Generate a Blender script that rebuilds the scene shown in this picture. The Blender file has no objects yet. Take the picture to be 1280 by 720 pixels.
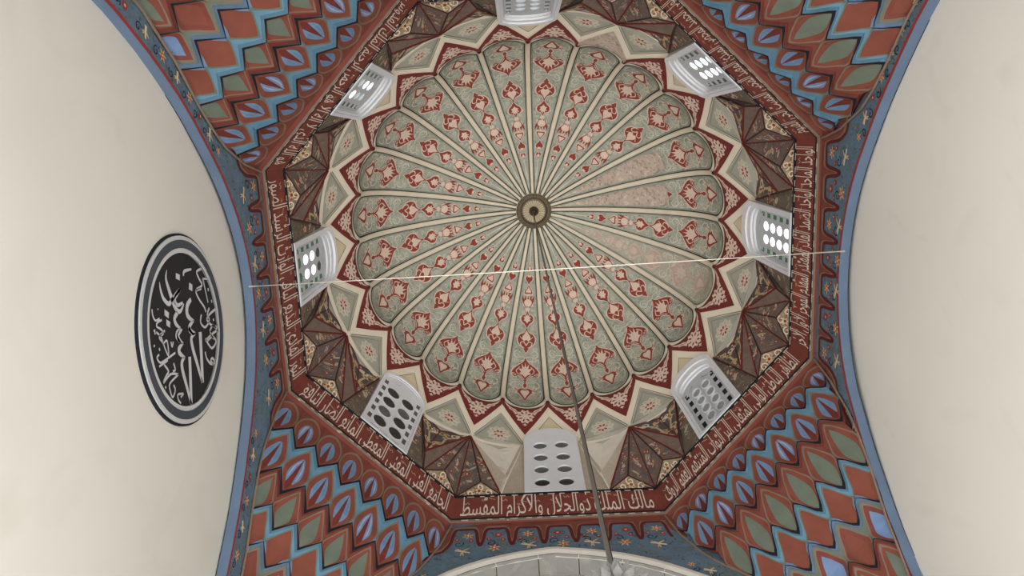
import bpy, math, random
from mathutils import Vector, Matrix
from mathutils.geometry import tessellate_polygon, delaunay_2d_cdt
sc = bpy.context.scene
COL = sc.collection
random.seed(7)
H = 12.6                      # height of the octagon above the floor
S, C, PI = math.sin, math.cos, math.pi

# ------------------------------------------------------------------ camera
cam = bpy.data.cameras.new('camera'); cam.sensor_width = 36; cam.lens = 950 / 1280 * 36
cam.clip_start = .05; cam.clip_end = 200
camo = bpy.data.objects.new('camera', cam); COL.objects.link(camo)
R = ((0.99811, 0.06141, 0.00242), (-0.05957, 0.97634, -0.20786), (-0.01513, 0.20732, 0.97816))
m = Matrix.Identity(4)
for i in range(3):
    m[i][0] = R[0][i]; m[i][1] = -R[1][i]; m[i][2] = -R[2][i]
m.translation = Vector((-0.3348, -2.0542, -10.9887 + H))
camo.matrix_world = m
sc.camera = camo

# ------------------------------------------------------------------ light
wd = bpy.data.worlds.new('world'); sc.world = wd; wd.use_nodes = True
bg = wd.node_tree.nodes['Background']
bg.inputs[0].default_value = (1.0, 1.0, 1.0, 1); bg.inputs[1].default_value = 1.0
sc.view_settings.view_transform = 'Standard'; sc.view_settings.look = 'None'
sc.view_settings.gamma = 1; sc.view_settings.use_curve_mapping = False
sc.view_settings.exposure = 1.48
sc.cycles.diffuse_bounces = 8; sc.cycles.max_bounces = 12
# four added fill spots without fixtures, aimed up to brighten the dome
for sx_ in (-1, 1):
    for sy_ in (-1, 1):
        sp_ = bpy.data.lights.new('floodlight', 'SPOT'); sp_.energy = 620; sp_.spot_size = math.radians(44); sp_.spot_blend = 1.0; sp_.shadow_soft_size = .35; sp_.color = (1, .985, .96)
        so_ = bpy.data.objects.new('floodlight', sp_); COL.objects.link(so_); so_.location = (3.3 * sx_, 3.3 * sy_, H - 8.6)
        so_.rotation_euler = (Vector((-.9 * sx_, -.9 * sy_, H + 5.0)) - so_.location).to_track_quat('-Z', 'Y').to_euler()

# ------------------------------------------------------------------ materials
def lin(c):
    return tuple(((v / 255) / 12.92 if v / 255 <= .04045 else ((v / 255 + .055) / 1.055) ** 2.4) for v in c)
GAIN = 1.0
def nd(nt, t, **kw):
    n = nt.nodes.new(t)
    for k, v in kw.items(): setattr(n, k, v)
    return n
def mat(name, rgb, rough=.85, var=.12, scale=3.0, metal=0.0, emit=None, bump=0.0, extra=()):
    """painted plaster: colour broken by soft noise; extra = [(rgb, scale, lo, hi), ...] noise-shaped patches"""
    ma = bpy.data.materials.new(name); ma.use_nodes = True; nt = ma.node_tree
    b = nt.nodes['Principled BSDF']
    b.inputs['Roughness'].default_value = rough; b.inputs['Metallic'].default_value = metal
    b.inputs['Specular IOR Level'].default_value = .25 if not metal else .5
    l = tuple(min(.9, v * GAIN) for v in lin(rgb))
    tc = nd(nt, 'ShaderNodeTexCoord')
    no = nd(nt, 'ShaderNodeTexNoise'); no.inputs['Scale'].default_value = scale; no.inputs['Detail'].default_value = 6
    nt.links.new(tc.outputs['Object'], no.inputs['Vector'])
    cr = nd(nt, 'ShaderNodeValToRGB')
    cr.color_ramp.elements[0].position = .3; cr.color_ramp.elements[1].position = .7
    cr.color_ramp.elements[0].color = (*[v * (1 - var) for v in l], 1)
    cr.color_ramp.elements[1].color = (*[min(.95, v * (1 + var)) for v in l], 1)
    nt.links.new(no.outputs['Fac'], cr.inputs['Fac'])
    out = cr.outputs['Color']
    for rgb2, sc2, lo, hi in extra:
        n2 = nd(nt, 'ShaderNodeTexNoise'); n2.inputs['Scale'].default_value = sc2; n2.inputs['Detail'].default_value = 2
        n2.inputs['Distortion'].default_value = 1.2
        ad = nd(nt, 'ShaderNodeVectorMath', operation='ADD'); ad.inputs[1].default_value = (sum(rgb2), sc2 * 3.1, lo * 50)
        nt.links.new(tc.outputs['Object'], ad.inputs[0]); nt.links.new(ad.outputs[0], n2.inputs['Vector'])
        mr = nd(nt, 'ShaderNodeMapRange'); mr.inputs['From Min'].default_value = lo; mr.inputs['From Max'].default_value = hi
        nt.links.new(n2.outputs['Fac'], mr.inputs['Value'])
        mx = nd(nt, 'ShaderNodeMix', data_type='RGBA')
        nt.links.new(mr.outputs[0], mx.inputs['Factor']); nt.links.new(out, mx.inputs['A'])
        mx.inputs['B'].default_value = (*[min(.9, v * GAIN) for v in lin(rgb2)], 1)
        out = mx.outputs['Result']
    nt.links.new(out, b.inputs['Base Color'])
    if bump:
        bp = nd(nt, 'ShaderNodeBump'); bp.inputs['Strength'].default_value = bump; bp.inputs['Distance'].default_value = .02
        nt.links.new(no.outputs['Fac'], bp.inputs['Height']); nt.links.new(bp.outputs[0], b.inputs['Normal'])
    if emit:
        b.inputs['Emission Color'].default_value = (*lin(emit[0]), 1); b.inputs['Emission Strength'].default_value = emit[1]
    return ma
M = {}
def defmats():
    D = M
    D['wall'] = mat('cream_wall_paint', (222, 218, 208), var=.03, scale=.6, extra=[((212, 207, 196), .9, .55, .9)])
    D['wall_r'] = mat('cream_wall_paint_lightened', (238, 234, 224), var=.03, scale=.6, extra=[((226, 219, 208), .9, .58, .9)])  # lighter copy of the wall paint, makes up for weaker light on this wall
    D['reveal'] = mat('blue_arch_edge_paint', (106, 124, 148), var=.08)
    D['floral'] = mat('slate_blue_floral_ground', (100, 122, 141), var=.14, scale=6, extra=[((100, 112, 108), 5, .5, .7), ((70, 84, 96), 14, .6, .68)])
    D['terra'] = mat('terracotta_paint', (136, 78, 63), var=.1, scale=4)
    D['terra_d'] = mat('dark_terracotta_paint', (116, 54, 46), var=.1, scale=4)
    D['rust'] = mat('rust_red_paint', (130, 72, 61), var=.12, scale=5)
    D['sky'] = mat('light_blue_paint', (108, 148, 170), var=.08, scale=5)
    D['violet'] = mat('dusty_blue_paint', (120, 144, 174), var=.08, scale=5)
    D['petal'] = mat('blue_petal_paint', (122, 147, 186), var=.1, scale=6)
    D['petal_l'] = mat('pale_lilac_petal_paint', (170, 178, 205), var=.1, scale=6)
    D['ggreen'] = mat('grey_green_paint', (112, 122, 108), var=.1, scale=5)
    D['gbrown'] = mat('taupe_outline_paint', (136, 118, 102), var=.1, scale=6)
    D['ink'] = mat('black_outline_paint', (30, 32, 40), var=.1)
    D['dkred'] = mat('dark_red_outline_paint', (100, 38, 36), var=.1)
    D['band'] = mat('band_red_paint', (130, 66, 56), var=.14, scale=3, extra=[((112, 66, 56), 5, .55, .72), ((158, 76, 54), 2.3, .58, .75)])
    D['letter'] = mat('ivory_lettering', (232, 220, 204), var=.05)
    D['letter_s'] = mat('faded_small_lettering', (196, 160, 144), var=.08)
    D['dash'] = mat('ivory_dash', (214, 204, 186), var=.1)
    D['brown'] = mat('brown_floral_facet', (126, 106, 98), var=.16, scale=8, extra=[((98, 102, 104), 7, .52, .62), ((176, 150, 126), 15, .63, .68), ((132, 60, 52), 17, .66, .71)])
    D['brown2'] = mat('plain_brown_facet', (122, 104, 94), var=.14, scale=7, extra=[((142, 128, 112), 12, .62, .72)])
    D['panel'] = mat('brown_side_panel', (114, 102, 90), var=.14, scale=7, extra=[((150, 140, 118), 10, .58, .66), ((120, 66, 58), 14, .64, .7)])
    D['tan'] = mat('tan_scroll_facet', (150, 130, 106), var=.12, scale=8, extra=[((186, 170, 140), 12, .55, .62), ((112, 84, 66), 15, .62, .68)])
    D['navy'] = mat('navy_facet_ground', (92, 86, 90), var=.15, scale=8)
    D['gold'] = mat('gold_scroll_paint', (204, 180, 138), var=.12, scale=8)
    D['ivory'] = mat('ivory_scroll_paint', (222, 208, 184), var=.08, scale=8)
    D['orange'] = mat('orange_flower_paint', (196, 96, 52), var=.12, scale=8)
    D['redf'] = mat('red_flower_paint', (160, 62, 58), var=.12, scale=8)
    D['ridge'] = mat('red_ridge_paint', (118, 44, 40), var=.12, scale=5)
    D['ridged'] = mat('dark_ridge_paint', (78, 44, 42), var=.12, scale=5)
    D['white'] = mat('whitewashed_facet', (240, 236, 226), var=.05, scale=3, extra=[((206, 198, 184), 2.4, .55, .8)])
    D['greyt'] = mat('faded_taupe_facet', (188, 176, 158), var=.08, scale=5, extra=[((196, 186, 166), 6, .55, .7)])
    D['cream'] = mat('cream_zigzag_paint', (224, 214, 194), var=.05, scale=2)
    D['rib'] = mat('cream_rib_paint', (206, 196, 176), var=.06, scale=3)
    D['rhomb'] = mat('sage_rhombus_paint', (160, 158, 144), var=.08, scale=4)
    D['tri'] = mat('tan_triangle_paint', (206, 190, 160), var=.06, scale=4)
    D['dred'] = mat('dome_red_paint', (112, 46, 42), var=.1, scale=4)
    D['sage'] = mat('sage_gore_paint', (156, 157, 144), var=.09, scale=4, extra=[((128, 138, 124), 7, .55, .66), ((172, 172, 156), 11, .6, .66)])
    D['sage_l'] = mat('pale_scroll_paint', (190, 188, 170), var=.06, scale=6)
    D['sage_d'] = mat('dark_sage_scroll_paint', (108, 118, 106), var=.08, scale=6)
    D['pink'] = mat('pale_pink_outline_paint', (206, 184, 168), var=.06, scale=6)
    D['ored'] = mat('ornament_red_paint', (132, 62, 52), var=.1, scale=8)
    D['gline'] = mat('gore_outline_paint', (54, 54, 48), var=.12, scale=6)
    D['worn'] = mat('worn_plaster', (178, 162, 148), var=.08, scale=6, extra=[((150, 130, 118), 9, .55, .64), ((196, 186, 172), 6, .56, .7), ((128, 110, 100), 22, .64, .7)])
    D['f_pink'] = mat('faded_pink_paint', (188, 172, 156), var=.05, scale=6)
    D['f_red'] = mat('faded_ornament_paint', (176, 154, 142), var=.06, scale=8)
    D['f_sage'] = mat('faded_gore_paint', (164, 160, 144), var=.06, scale=4, extra=[((182, 176, 160), 7, .55, .66)])
    D['bronze'] = mat('bronze', (100, 86, 60), rough=.5, var=.15, scale=8, metal=.25)
    D['bronze_d'] = mat('dark_bronze', (66, 54, 40), rough=.5, var=.15, scale=8, metal=.25)
    D['bronze_l'] = mat('pale_bronze', (160, 146, 112), rough=.5, var=.1, scale=8, metal=.1)
    D['plaster'] = mat('white_window_plaster', (222, 224, 228), var=.03, scale=3)
    D['plaster_g'] = mat('grey_window_plaster', (190, 194, 198), var=.04, scale=3)
    D['day'] = mat('daylight_pane', (240, 245, 250), rough=.2, var=.0, emit=((245, 250, 255), 1.0))
    D['day_g'] = mat('pale_daylight_pane', (190, 200, 204), rough=.2, var=.1, scale=9, emit=((190, 202, 206), .16))
    D['frost'] = mat('frosted_pane', (150, 156, 158), rough=.3, var=.12, scale=9)
    D['green'] = mat('green_glass_pane', (40, 120, 84), rough=.2, var=.15, scale=9)
    D['dark'] = mat('dark_glass_pane', (34, 34, 34), rough=.15, var=.3, scale=5)
    D['dgreen'] = mat('dark_green_glass_pane', (42, 62, 52), rough=.2, var=.2, scale=9)
    D['smoke'] = mat('smoky_pane', (92, 92, 92), rough=.25, var=.25, scale=6)
    D['stone'] = mat('pale_stone', (184, 182, 176), var=.08, scale=4, bump=.15, extra=[((166, 164, 158), 3, .55, .75)])
    D['stone2'] = mat('pale_stone_variant', (174, 171, 164), var=.08, scale=4, bump=.15, extra=[((194, 190, 182), 3, .55, .75)])
    D['stone_g'] = mat('shaded_stone', (150, 147, 141), var=.08, scale=4, bump=.15, extra=[((170, 166, 158), 3, .55, .75)])  # same arch stone, with the shade of the underside put into its colour
    D['mould'] = mat('white_arch_moulding', (214, 209, 199), var=.05, scale=4)
    D['joint'] = mat('mortar', (170, 164, 152), var=.06)
    D['black'] = mat('black_medallion_paint', (40, 40, 42), rough=.7, var=.1)
    D['slate'] = mat('slate_medallion_rim', (70, 75, 82), rough=.6, var=.08)
    D['silver'] = mat('silver_lettering', (202, 202, 202), rough=.6, var=.04)
    D['rod'] = mat('grey_metal_rod', (96, 90, 80), rough=.5, var=.1, metal=.2)
    D['crystal'] = mat('cut_crystal', (104, 102, 98), rough=.45, var=.25, scale=30)
    D['steel'] = mat('chandelier_steel', (110, 112, 116), rough=.3, var=.1, metal=.7)
    D['wire'] = mat('pale_wire', (188, 182, 170), rough=.6, var=.05)
    D['shell'] = mat('outer_masonry', (120, 108, 96), var=.1)
    D['bulb'] = mat('candle_bulb', (235, 230, 215), rough=.3, var=.02)
defmats()

# ------------------------------------------------------------------ objects
def tag(o, label=None, cat=None, group=None, kind=None):
    if label: o['label'] = label
    if cat: o['category'] = cat
    if group: o['group'] = group
    if kind: o['kind'] = kind
    return o
def link(o, parent=None, loc=None):
    COL.objects.link(o)
    if parent is not None: o.parent = parent
    if loc is not None: o.location = loc
    return o
def empty(name, loc=(0, 0, H), parent=None):
    return link(bpy.data.objects.new(name, None), parent, loc)
class MB:
    """collects vertices and faces of one mesh, with material slots by key"""
    def __init__(s): s.v = []; s.f = []; s.m = []; s.keys = []; s.smooth = False
    def key(s, k):
        if k not in s.keys: s.keys.append(k)
        return s.keys.index(k)
    def add(s, vs, fs, k):
        o = len(s.v); s.v += [tuple(p) for p in vs]; i = s.key(k)
        for f in fs: s.f.append(tuple(o + j for j in f)); s.m.append(i)
    def mesh(s, name):
        me = bpy.data.meshes.new(name); me.from_pydata(s.v, [], s.f)
        for k in s.keys: me.materials.append(M[k])
        me.polygons.foreach_set('material_index', s.m)
        if s.smooth: me.polygons.foreach_set('use_smooth', [True] * len(s.f))
        me.validate(); me.update(); return me
    def build(s, name, parent=None, loc=None):
        return link(bpy.data.objects.new(name, s.mesh(name)), parent, loc)
    # --- solids
    def box8(s, c, k):      # 8 corners: bottom 4, top 4
        s.add(c, [(0, 3, 2, 1), (4, 5, 6, 7), (0, 1, 5, 4), (1, 2, 6, 5), (2, 3, 7, 6), (3, 0, 4, 7)], k)
    def tube(s, pts, r, k, n=8):
        pts = [Vector(p) for p in pts]; rs = r if isinstance(r, (list, tuple)) else [r] * len(pts)
        vs = []; fs = []
        for i, p in enumerate(pts):
            d = (pts[min(i + 1, len(pts) - 1)] - pts[max(i - 1, 0)]).normalized()
            a = d.orthogonal().normalized() if i == 0 else (a - d * a.dot(d)).normalized()
            b = d.cross(a)
            for j in range(n):
                t = 2 * PI * j / n; vs.append(p + (a * C(t) + b * S(t)) * rs[i])
        for i in range(len(pts) - 1):
            for j in range(n):
                fs.append((i * n + j, i * n + (j + 1) % n, (i + 1) * n + (j + 1) % n, (i + 1) * n + j))
        fs.append(tuple(range(n))[::-1]); fs.append(tuple((len(pts) - 1) * n + j for j in range(n)))
        s.add(vs, fs, k)
    def lathe(s, prof, k, n=32, c=(0, 0, 0)):
        vs = []; fs = []
        for r, z in prof:
            for j in range(n):
                t = 2 * PI * j / n; vs.append((c[0] + r * C(t), c[1] + r * S(t), c[2] + z))
        for i in range(len(prof) - 1):
            for j in range(n):
                fs.append((i * n + j, i * n + (j + 1) % n, (i + 1) * n + (j + 1) % n, (i + 1) * n + j))
        s.add(vs, fs, k)
class Art(MB):
    """flat paintwork: 2-D polygons and strokes laid on a surface F(x, y, n); n = height above the surface"""
    def __init__(s, F): super().__init__(); s.F = F
    def poly(s, pts, k, n=.006, step=None, sub=None):
        if sub:
            q = []
            for i, a in enumerate(pts):
                b = pts[(i + 1) % len(pts)]; L = math.hypot(b[0] - a[0], b[1] - a[1]); c = max(1, int(L / sub + .5))
                q += [(a[0] + (b[0] - a[0]) * j / c, a[1] + (b[1] - a[1]) * j / c) for j in range(c)]
            pts = q
        if step:
            xs = [p[0] for p in pts]; ys = [p[1] for p in pts]; inn = []
            y = min(ys) + step * .6
            while y < max(ys):
                x = min(xs) + step * .6
                while x < max(xs):
                    if inside(x, y, pts, step * .35): inn.append((x, y))
                    x += step
                y += step
            co = [Vector(p) for p in pts] + [Vector(p) for p in inn]
            r = delaunay_2d_cdt(co, [], [list(range(len(pts)))], 1, 1e-6)
            s.add([s.F(v[0], v[1], n) for v in r[0]], [tuple(f) for f in r[2]], k)
        else:
            tr = tessellate_polygon([[Vector((p[0], p[1], 0)) for p in pts]])
            s.add([s.F(p[0], p[1], n) for p in pts], tr, k)
    def stroke(s, pts, w, k, n=.008, closed=False):
        N = len(pts)
        if N < 2: return
        ws = w if isinstance(w, (list, tuple)) else [w] * N
        vs = []
        for i, p in enumerate(pts):
            a = pts[(i - 1) % N] if (closed or i > 0) else p; b = pts[(i + 1) % N] if (closed or i < N - 1) else p
            dx, dy = b[0] - a[0], b[1] - a[1]; L = math.hypot(dx, dy) or 1e-9
            nx, ny = -dy / L * ws[i] / 2, dx / L * ws[i] / 2
            vs += [s.F(p[0] + nx, p[1] + ny, n), s.F(p[0] - nx, p[1] - ny, n)]
        fs = [(2 * i, 2 * i + 1, 2 * ((i + 1) % N) + 1, 2 * ((i + 1) % N)) for i in range(N if closed else N - 1)]
        s.add(vs, fs, k)
def inside(x, y, pts, marg=0):
    c = False; N = len(pts)
    for i in range(N):
        x1, y1 = pts[i]; x2, y2 = pts[i - 1]
        if (y1 > y) != (y2 > y) and x < (x2 - x1) * (y - y1) / (y2 - y1) + x1: c = not c
        if marg:
            dx, dy = x2 - x1, y2 - y1; L = dx * dx + dy * dy or 1e-12
            t = max(0, min(1, ((x - x1) * dx + (y - y1) * dy) / L))
            if math.hypot(x1 + t * dx - x, y1 + t * dy - y) < marg: return False
    return c
def smooth(pts, k=4, closed=False):
    out = []; N = len(pts)
    for i in range(N if closed else N - 1):
        if closed: p0, p1, p2, p3 = pts[i - 1], pts[i], pts[(i + 1) % N], pts[(i + 2) % N]
        else: p0, p1, p2, p3 = pts[max(i - 1, 0)], pts[i], pts[i + 1], pts[min(i + 2, N - 1)]
        for j in range(k):
            t = j / k
            out.append(tuple(.5 * (2 * b + (c - a) * t + (2 * a - 5 * b + 4 * c - d) * t * t + (3 * b - a - 3 * c + d) * t ** 3)
                             for a, b, c, d in zip(p0, p1, p2, p3)))
    if not closed: out.append(tuple(pts[-1]))
    return out
def sym(half):            # half outline with x >= 0, from top to bottom -> closed symmetric outline
    return half + [(-x, y) for x, y in half[::-1] if x > 1e-6]
def xf(pts, cx, cy, sx=1, sy=None, rot=0):
    sy = sx if sy is None else sy
    return [(cx + (x * sx) * C(rot) - (y * sy) * S(rot), cy + (x * sx) * S(rot) + (y * sy) * C(rot)) for x, y in pts]
def ell(cx, cy, rx, ry=None, n=14):
    ry = ry or rx
    return [(cx + rx * C(2 * PI * i / n), cy + ry * S(2 * PI * i / n)) for i in range(n)]
def spiral(cx, cy, r, turns, start, d=1, n=14):
    return [(cx + r * (1 - .8 * i / n) * C(start + d * turns * 2 * PI * i / n), cy + r * (1 - .8 * i / n) * S(start + d * turns * 2 * PI * i / n)) for i in range(n + 1)]
def star(cx, cy, r1, r2, n, ph=0):
    return [(cx + (r1 if i % 2 == 0 else r2) * C(PI * i / n + ph), cy + (r1 if i % 2 == 0 else r2) * S(PI * i / n + ph)) for i in range(2 * n)]
def interp(x, tab):
    if x <= tab[0][0]: return tab[0][1]
    for (a, b), (c, d) in zip(tab, tab[1:]):
        if x <= c: return b + (d - b) * (x - a) / (c - a)
    return tab[-1][1]
def frame(th):            # outward normal and clockwise tangent of the side at th degrees (0 = image top)
    t = math.radians(th); return Vector((S(t), -C(t), 0)), Vector((C(t), S(t), 0))
def W(th, ap, u, z):
    n, t = frame(th); return n * ap + t * u + Vector((0, 0, z))

# ------------------------------------------------------------------ walls, arches, spandrels
DROP = {'a': [(0, 0), (.25, .015), (.5, .06), (.75, .14), (1, .24), (1.25, .37), (1.5, .53), (1.75, .72), (2, .93), (2.25, 1.15), (2.5, 1.4), (2.75, 1.7), (3, 2.03), (3.3, 2.5), (3.6, 3.1), (3.8, 3.7), (3.92, 4.4), (3.97, 5.2), (3.98, 8)],
        'c': [(0, 0), (.25, .048), (.5, .10), (.75, .17), (1, .26), (1.25, .38), (1.5, .53), (1.75, .72), (2, .93), (2.25, 1.15), (2.5, 1.4), (2.75, 1.7), (3, 2.03), (3.3, 2.5), (3.6, 3.1), (3.8, 3.7), (3.92, 4.4), (3.97, 5.2), (3.98, 8)],
        'b': [(0, 0), (.25, .01), (.5, .045), (.75, .1), (1, .18), (1.25, .29), (1.5, .42), (1.75, .59), (2, .77), (2.25, .97), (2.5, 1.2), (2.75, 1.44), (3, 1.7), (3.3, 2.08), (3.6, 2.6), (3.8, 3.2), (3.92, 4), (3.97, 4.8), (3.98, 8)]}
WALLS = {'left': (270, 'a', -.87, .15), 'right': (90, 'b', -.73, .22), 'front': (180, 'c', -.82, .12), 'back': (0, 'c', -.82, 0)}
WP = 4.05                 # spandrel plane
ZB = -9.0                 # lowest level that is built
def arch_pts(side, n=72):
    th, kind, za, w0 = WALLS[side]; out = []
    for i in range(n + 1):
        w = -3.98 + 7.96 * i / n
        # denser near the springing
        out.append((w + w0 * (1 - (abs(w) / 3.98) ** 2), za - interp(abs(w), DROP[kind])))
    return out
def flower(a, x, y, r, kind, ph):
    if kind == 0:
        a.poly(star(x, y, r, r * .42, 6, ph), 'gold', .008); a.poly(star(x, y, r * .62, r * .3, 6, ph + .3), 'orange', .010); a.poly(ell(x, y, r * .18, n=6), 'ivory', .012)
    elif kind == 1:
        for s_ in (-1, 1):
            a.stroke(smooth([(x - r * s_ * .9, y + r * .8), (x - .1 * r * s_, y + .15 * r), (x + r * s_ * .2, y - r)], 3), [.01, .02, .03, .03, .03, .02, .008], 'gold', .008)
        a.stroke([(x - r, y - .3 * r), (x + r, y + .35 * r)], .03, 'ivory', .009)
    else:
        a.poly(ell(x, y, r * .6, n=8), 'redf', .008); a.poly(ell(x, y, r * .22, n=6), 'gold', .010)
def build_wall(side):
    th, kind, za, w0 = WALLS[side]
    n, t = frame(th)
    F = lambda x, y, d: n * (WP - d) + t * x + Vector((0, 0, y))
    ap = arch_pts(side)
    lab = {'left': 'tall cream wall with blue-edged arch behind the black medallion', 'right': 'tall cream wall with blue-edged arch opposite the medallion',
           'front': 'painted arch wall with pale stone voussoirs behind the chandelier', 'back': 'painted arch wall facing the stone arch'}[side]
    root = tag(empty('wall_' + side), lab, 'wall', kind='structure')
    # spandrel face in the wall plane
    b = MB(); N = len(ap)
    vs = [F(x, y, 0) for x, y in ap] + [F(x, .8, 0) for x, y in ap]
    fs = [(i, i + 1, N + i + 1, N + i) for i in range(N - 1)]
    e0, e1 = ap[0], ap[-1]
    k = len(vs); vs += [F(e0[0] - .3, e0[1], 0), F(e0[0] - .3, .8, 0), F(e1[0] + .3, e1[1], 0), F(e1[0] + .3, .8, 0)]
    fs += [(k, 0, N, k + 1), (N - 1, k + 2, k + 3, 2 * N - 1)]
    b.add(vs, fs, 'floral'); b.build('spandrel', root)
    # scalloped terracotta field under the inscription band
    a = Art(F); nb = 7; pw = 3.3 / nb; top = []
    for i in range(nb):
        x0 = -1.65 + i * pw
        for j in range(25):
            q = j / 24; x = x0 + pw * q; e = 1 - abs(2 * q - 1); bump = 0 if e < .16 else math.sqrt(max(0, 1 - (1 - min(1, (e - .16) / .30)) ** 2)); bump = bump - .12 * (e < .02)
            top.append((x, -.60 + .43 * bump))
    lead_l = [(-2.35, -1.5), (-2.1, -1.12), (-1.9, -.86), (-1.72, -.78)]; lead_r = [(-x, y) for x, y in lead_l[::-1]]
    edge = lead_l + top + lead_r
    a.poly([(-2.35, .05)] + edge + [(2.35, .05)], 'rust', .004)
    a.stroke(edge, .05, 'dkred', .008); a.stroke([(x, y + .06) for x, y in edge], .055, 'gbrown', .007)
    a.build('scalloped_border', root)
    # flowers along the spandrel
    a = Art(F); rnd = random.Random(th)
    for i in range(nb):
        x = -1.65 + (i + .5) * pw
        flower(a, x + rnd.uniform(-.05, .05), -.36, .10, (0, 2)[i % 2], rnd.random()); flower(a, x - .1, -.5, .065, 2, 0); flower(a, x + .11, -.47, .06, 2, 0)
        flower(a, x + rnd.uniform(-.04, .04), -.68 - max(0, abs(x) - .7) * .16, .11, (1, 0)[i % 2], rnd.random())
        a.stroke(spiral(x + .08, -.58, .08, 1.1, rnd.random() * 6), .014, 'ink', .006); a.stroke(spiral(x - .1, -.78 + .1, .07, 1, rnd.random() * 6, -1), .014, 'ggreen', .006)
    for s_ in (-1, 1):
        for j in range(11):
            w = 1.75 + .22 * j; xa = s_ * w + w0 * (1 - (min(w, 3.9) / 3.98) ** 2); ya = za - interp(w, DROP[kind])
            ox, oy = s_ * .10, .16
            flower(a, xa + ox, ya + oy, .085 if j % 2 else .07, (0, 1, 2, 0, 1)[j % 5], j)
            a.stroke(spiral(xa + ox * 1.9, ya + oy * 1.6, .09, 1.2, j, s_), .016, 'ggreen', .006)
            a.stroke(spiral(xa + ox * .6 + s_ * .08, ya + oy * .2, .06, 1.1, j + 2, -s_), .014, 'ink', .006)
    a.build('painted_flowers', root)
    # thin red line along the arch
    a = Art(F); a.stroke([(x, y + .025) for x, y in ap], .05, 'redf', .006); a.build('arch_line', root)
    if side in ('left', 'right'):
        D = .13; b = MB()
        vs = [n * WP + t * x + Vector((0, 0, y)) for x, y in ap] + [n * (WP + D) + t * x + Vector((0, 0, y)) for x, y in ap]
        b.add(vs, [(i, i + 1, N + i + 1, N + i) for i in range(N - 1)], 'reveal'); b.build('arch_reveal', root)
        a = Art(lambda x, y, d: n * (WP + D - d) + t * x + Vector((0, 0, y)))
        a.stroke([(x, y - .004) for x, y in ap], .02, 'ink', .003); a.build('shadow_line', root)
        b = MB(); c = [n * (WP + dd) + t * x + Vector((0, 0, z)) for dd in (D, D + .3) for x, z in ((-4.6, ZB), (4.6, ZB), (4.6, 0), (-4.6, 0))]
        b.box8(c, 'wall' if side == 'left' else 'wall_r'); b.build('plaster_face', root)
    else:
        orders = [(0.0, .0, .14, .30), (.14, .30, .26, .75)]     # (inner offset, from depth, thickness below, to depth)
        # arc-length positions of the joints
        Ls = [0]
        for (x1, y1), (x2, y2) in zip(ap, ap[1:]): Ls.append(Ls[-1] + math.hypot(x2 - x1, y2 - y1))
        def at(l):
            for i in range(len(Ls) - 1):
                if l <= Ls[i + 1]:
                    q = (l - Ls[i]) / (Ls[i + 1] - Ls[i]); x = ap[i][0] + (ap[i + 1][0] - ap[i][0]) * q; y = ap[i][1] + (ap[i + 1][1] - ap[i][1]) * q
                    dx, dy = ap[i + 1][0] - ap[i][0], ap[i + 1][1] - ap[i][1]; L = math.hypot(dx, dy); return x, y, dy / L, -dx / L
            return (*ap[-1], 1, 0)
        for oi, (o0, d0, o1, d1) in enumerate(orders):
            nv = 31 if oi == 0 else 27; tot = Ls[-1]
            for i in range(nv):
                l0, l1 = tot * i / nv + .006, tot * (i + 1) / nv - .006
                if at(l0)[1] < -6.5: continue
                c = []; b = MB(); vs = []; fs = []
                for l in (l0, (l0 + l1) / 2, l1):
                    x, y, nx, ny = at(l)
                    for off, dd in ((o0, d0 - .02 * (oi == 0)), (o1, d0 - .02 * (oi == 0)), (o1, d1), (o0, d1)):
                        vs.append(n * (WP + dd) + t * (x + nx * off) + Vector((0, 0, y + ny * off)))
                for j in range(2):
                    for q in range(4): fs.append((j * 4 + q, j * 4 + (q + 1) % 4, j * 4 + 4 + (q + 1) % 4, j * 4 + 4 + q))
                fs += [(3, 2, 1, 0), (8, 9, 10, 11)]
                b.add(vs, fs, ('stone_g', ('stone', 'stone2')[i % 3 == 0])[oi]); b.build('voussoir', root)
        b = MB(); vs = []; cs = [(-.05, .0), (-.05, .055), (-.02, .12), (.03, .145), (.03, 0)]
        for i in range(145):
            x, y, nx, ny = at(Ls[-1] * i / 144)
            for dd, off in cs: vs.append(n * (WP + dd) + t * (x + nx * off) + Vector((0, 0, y + ny * off)))
        b.add(vs, [(i * 5 + j, i * 5 + (j + 1) % 5, (i + 1) * 5 + (j + 1) % 5, (i + 1) * 5 + j) for i in range(144) for j in range(5)], 'mould'); b.build('arch_moulding', root)
        b = MB(); vs = [n * (WP + d) + t * x + Vector((0, 0, y + .03)) for d in (0, .8) for x, y in ap]
        b.add(vs, [(i, i + 1, N + i + 1, N + i) for i in range(N - 1)], 'joint'); b.build('mortar', root)
        b = MB(); c = [n * (WP + dd) + t * x + Vector((0, 0, z)) for dd in (.76, 1.0) for x, z in ((-4.6, ZB), (4.6, ZB), (4.6, 0), (-4.6, 0))]
        b.box8(c, 'stone'); b.build('infill_wall', root)
    return root
for sd in WALLS: build_wall(sd)

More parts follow.
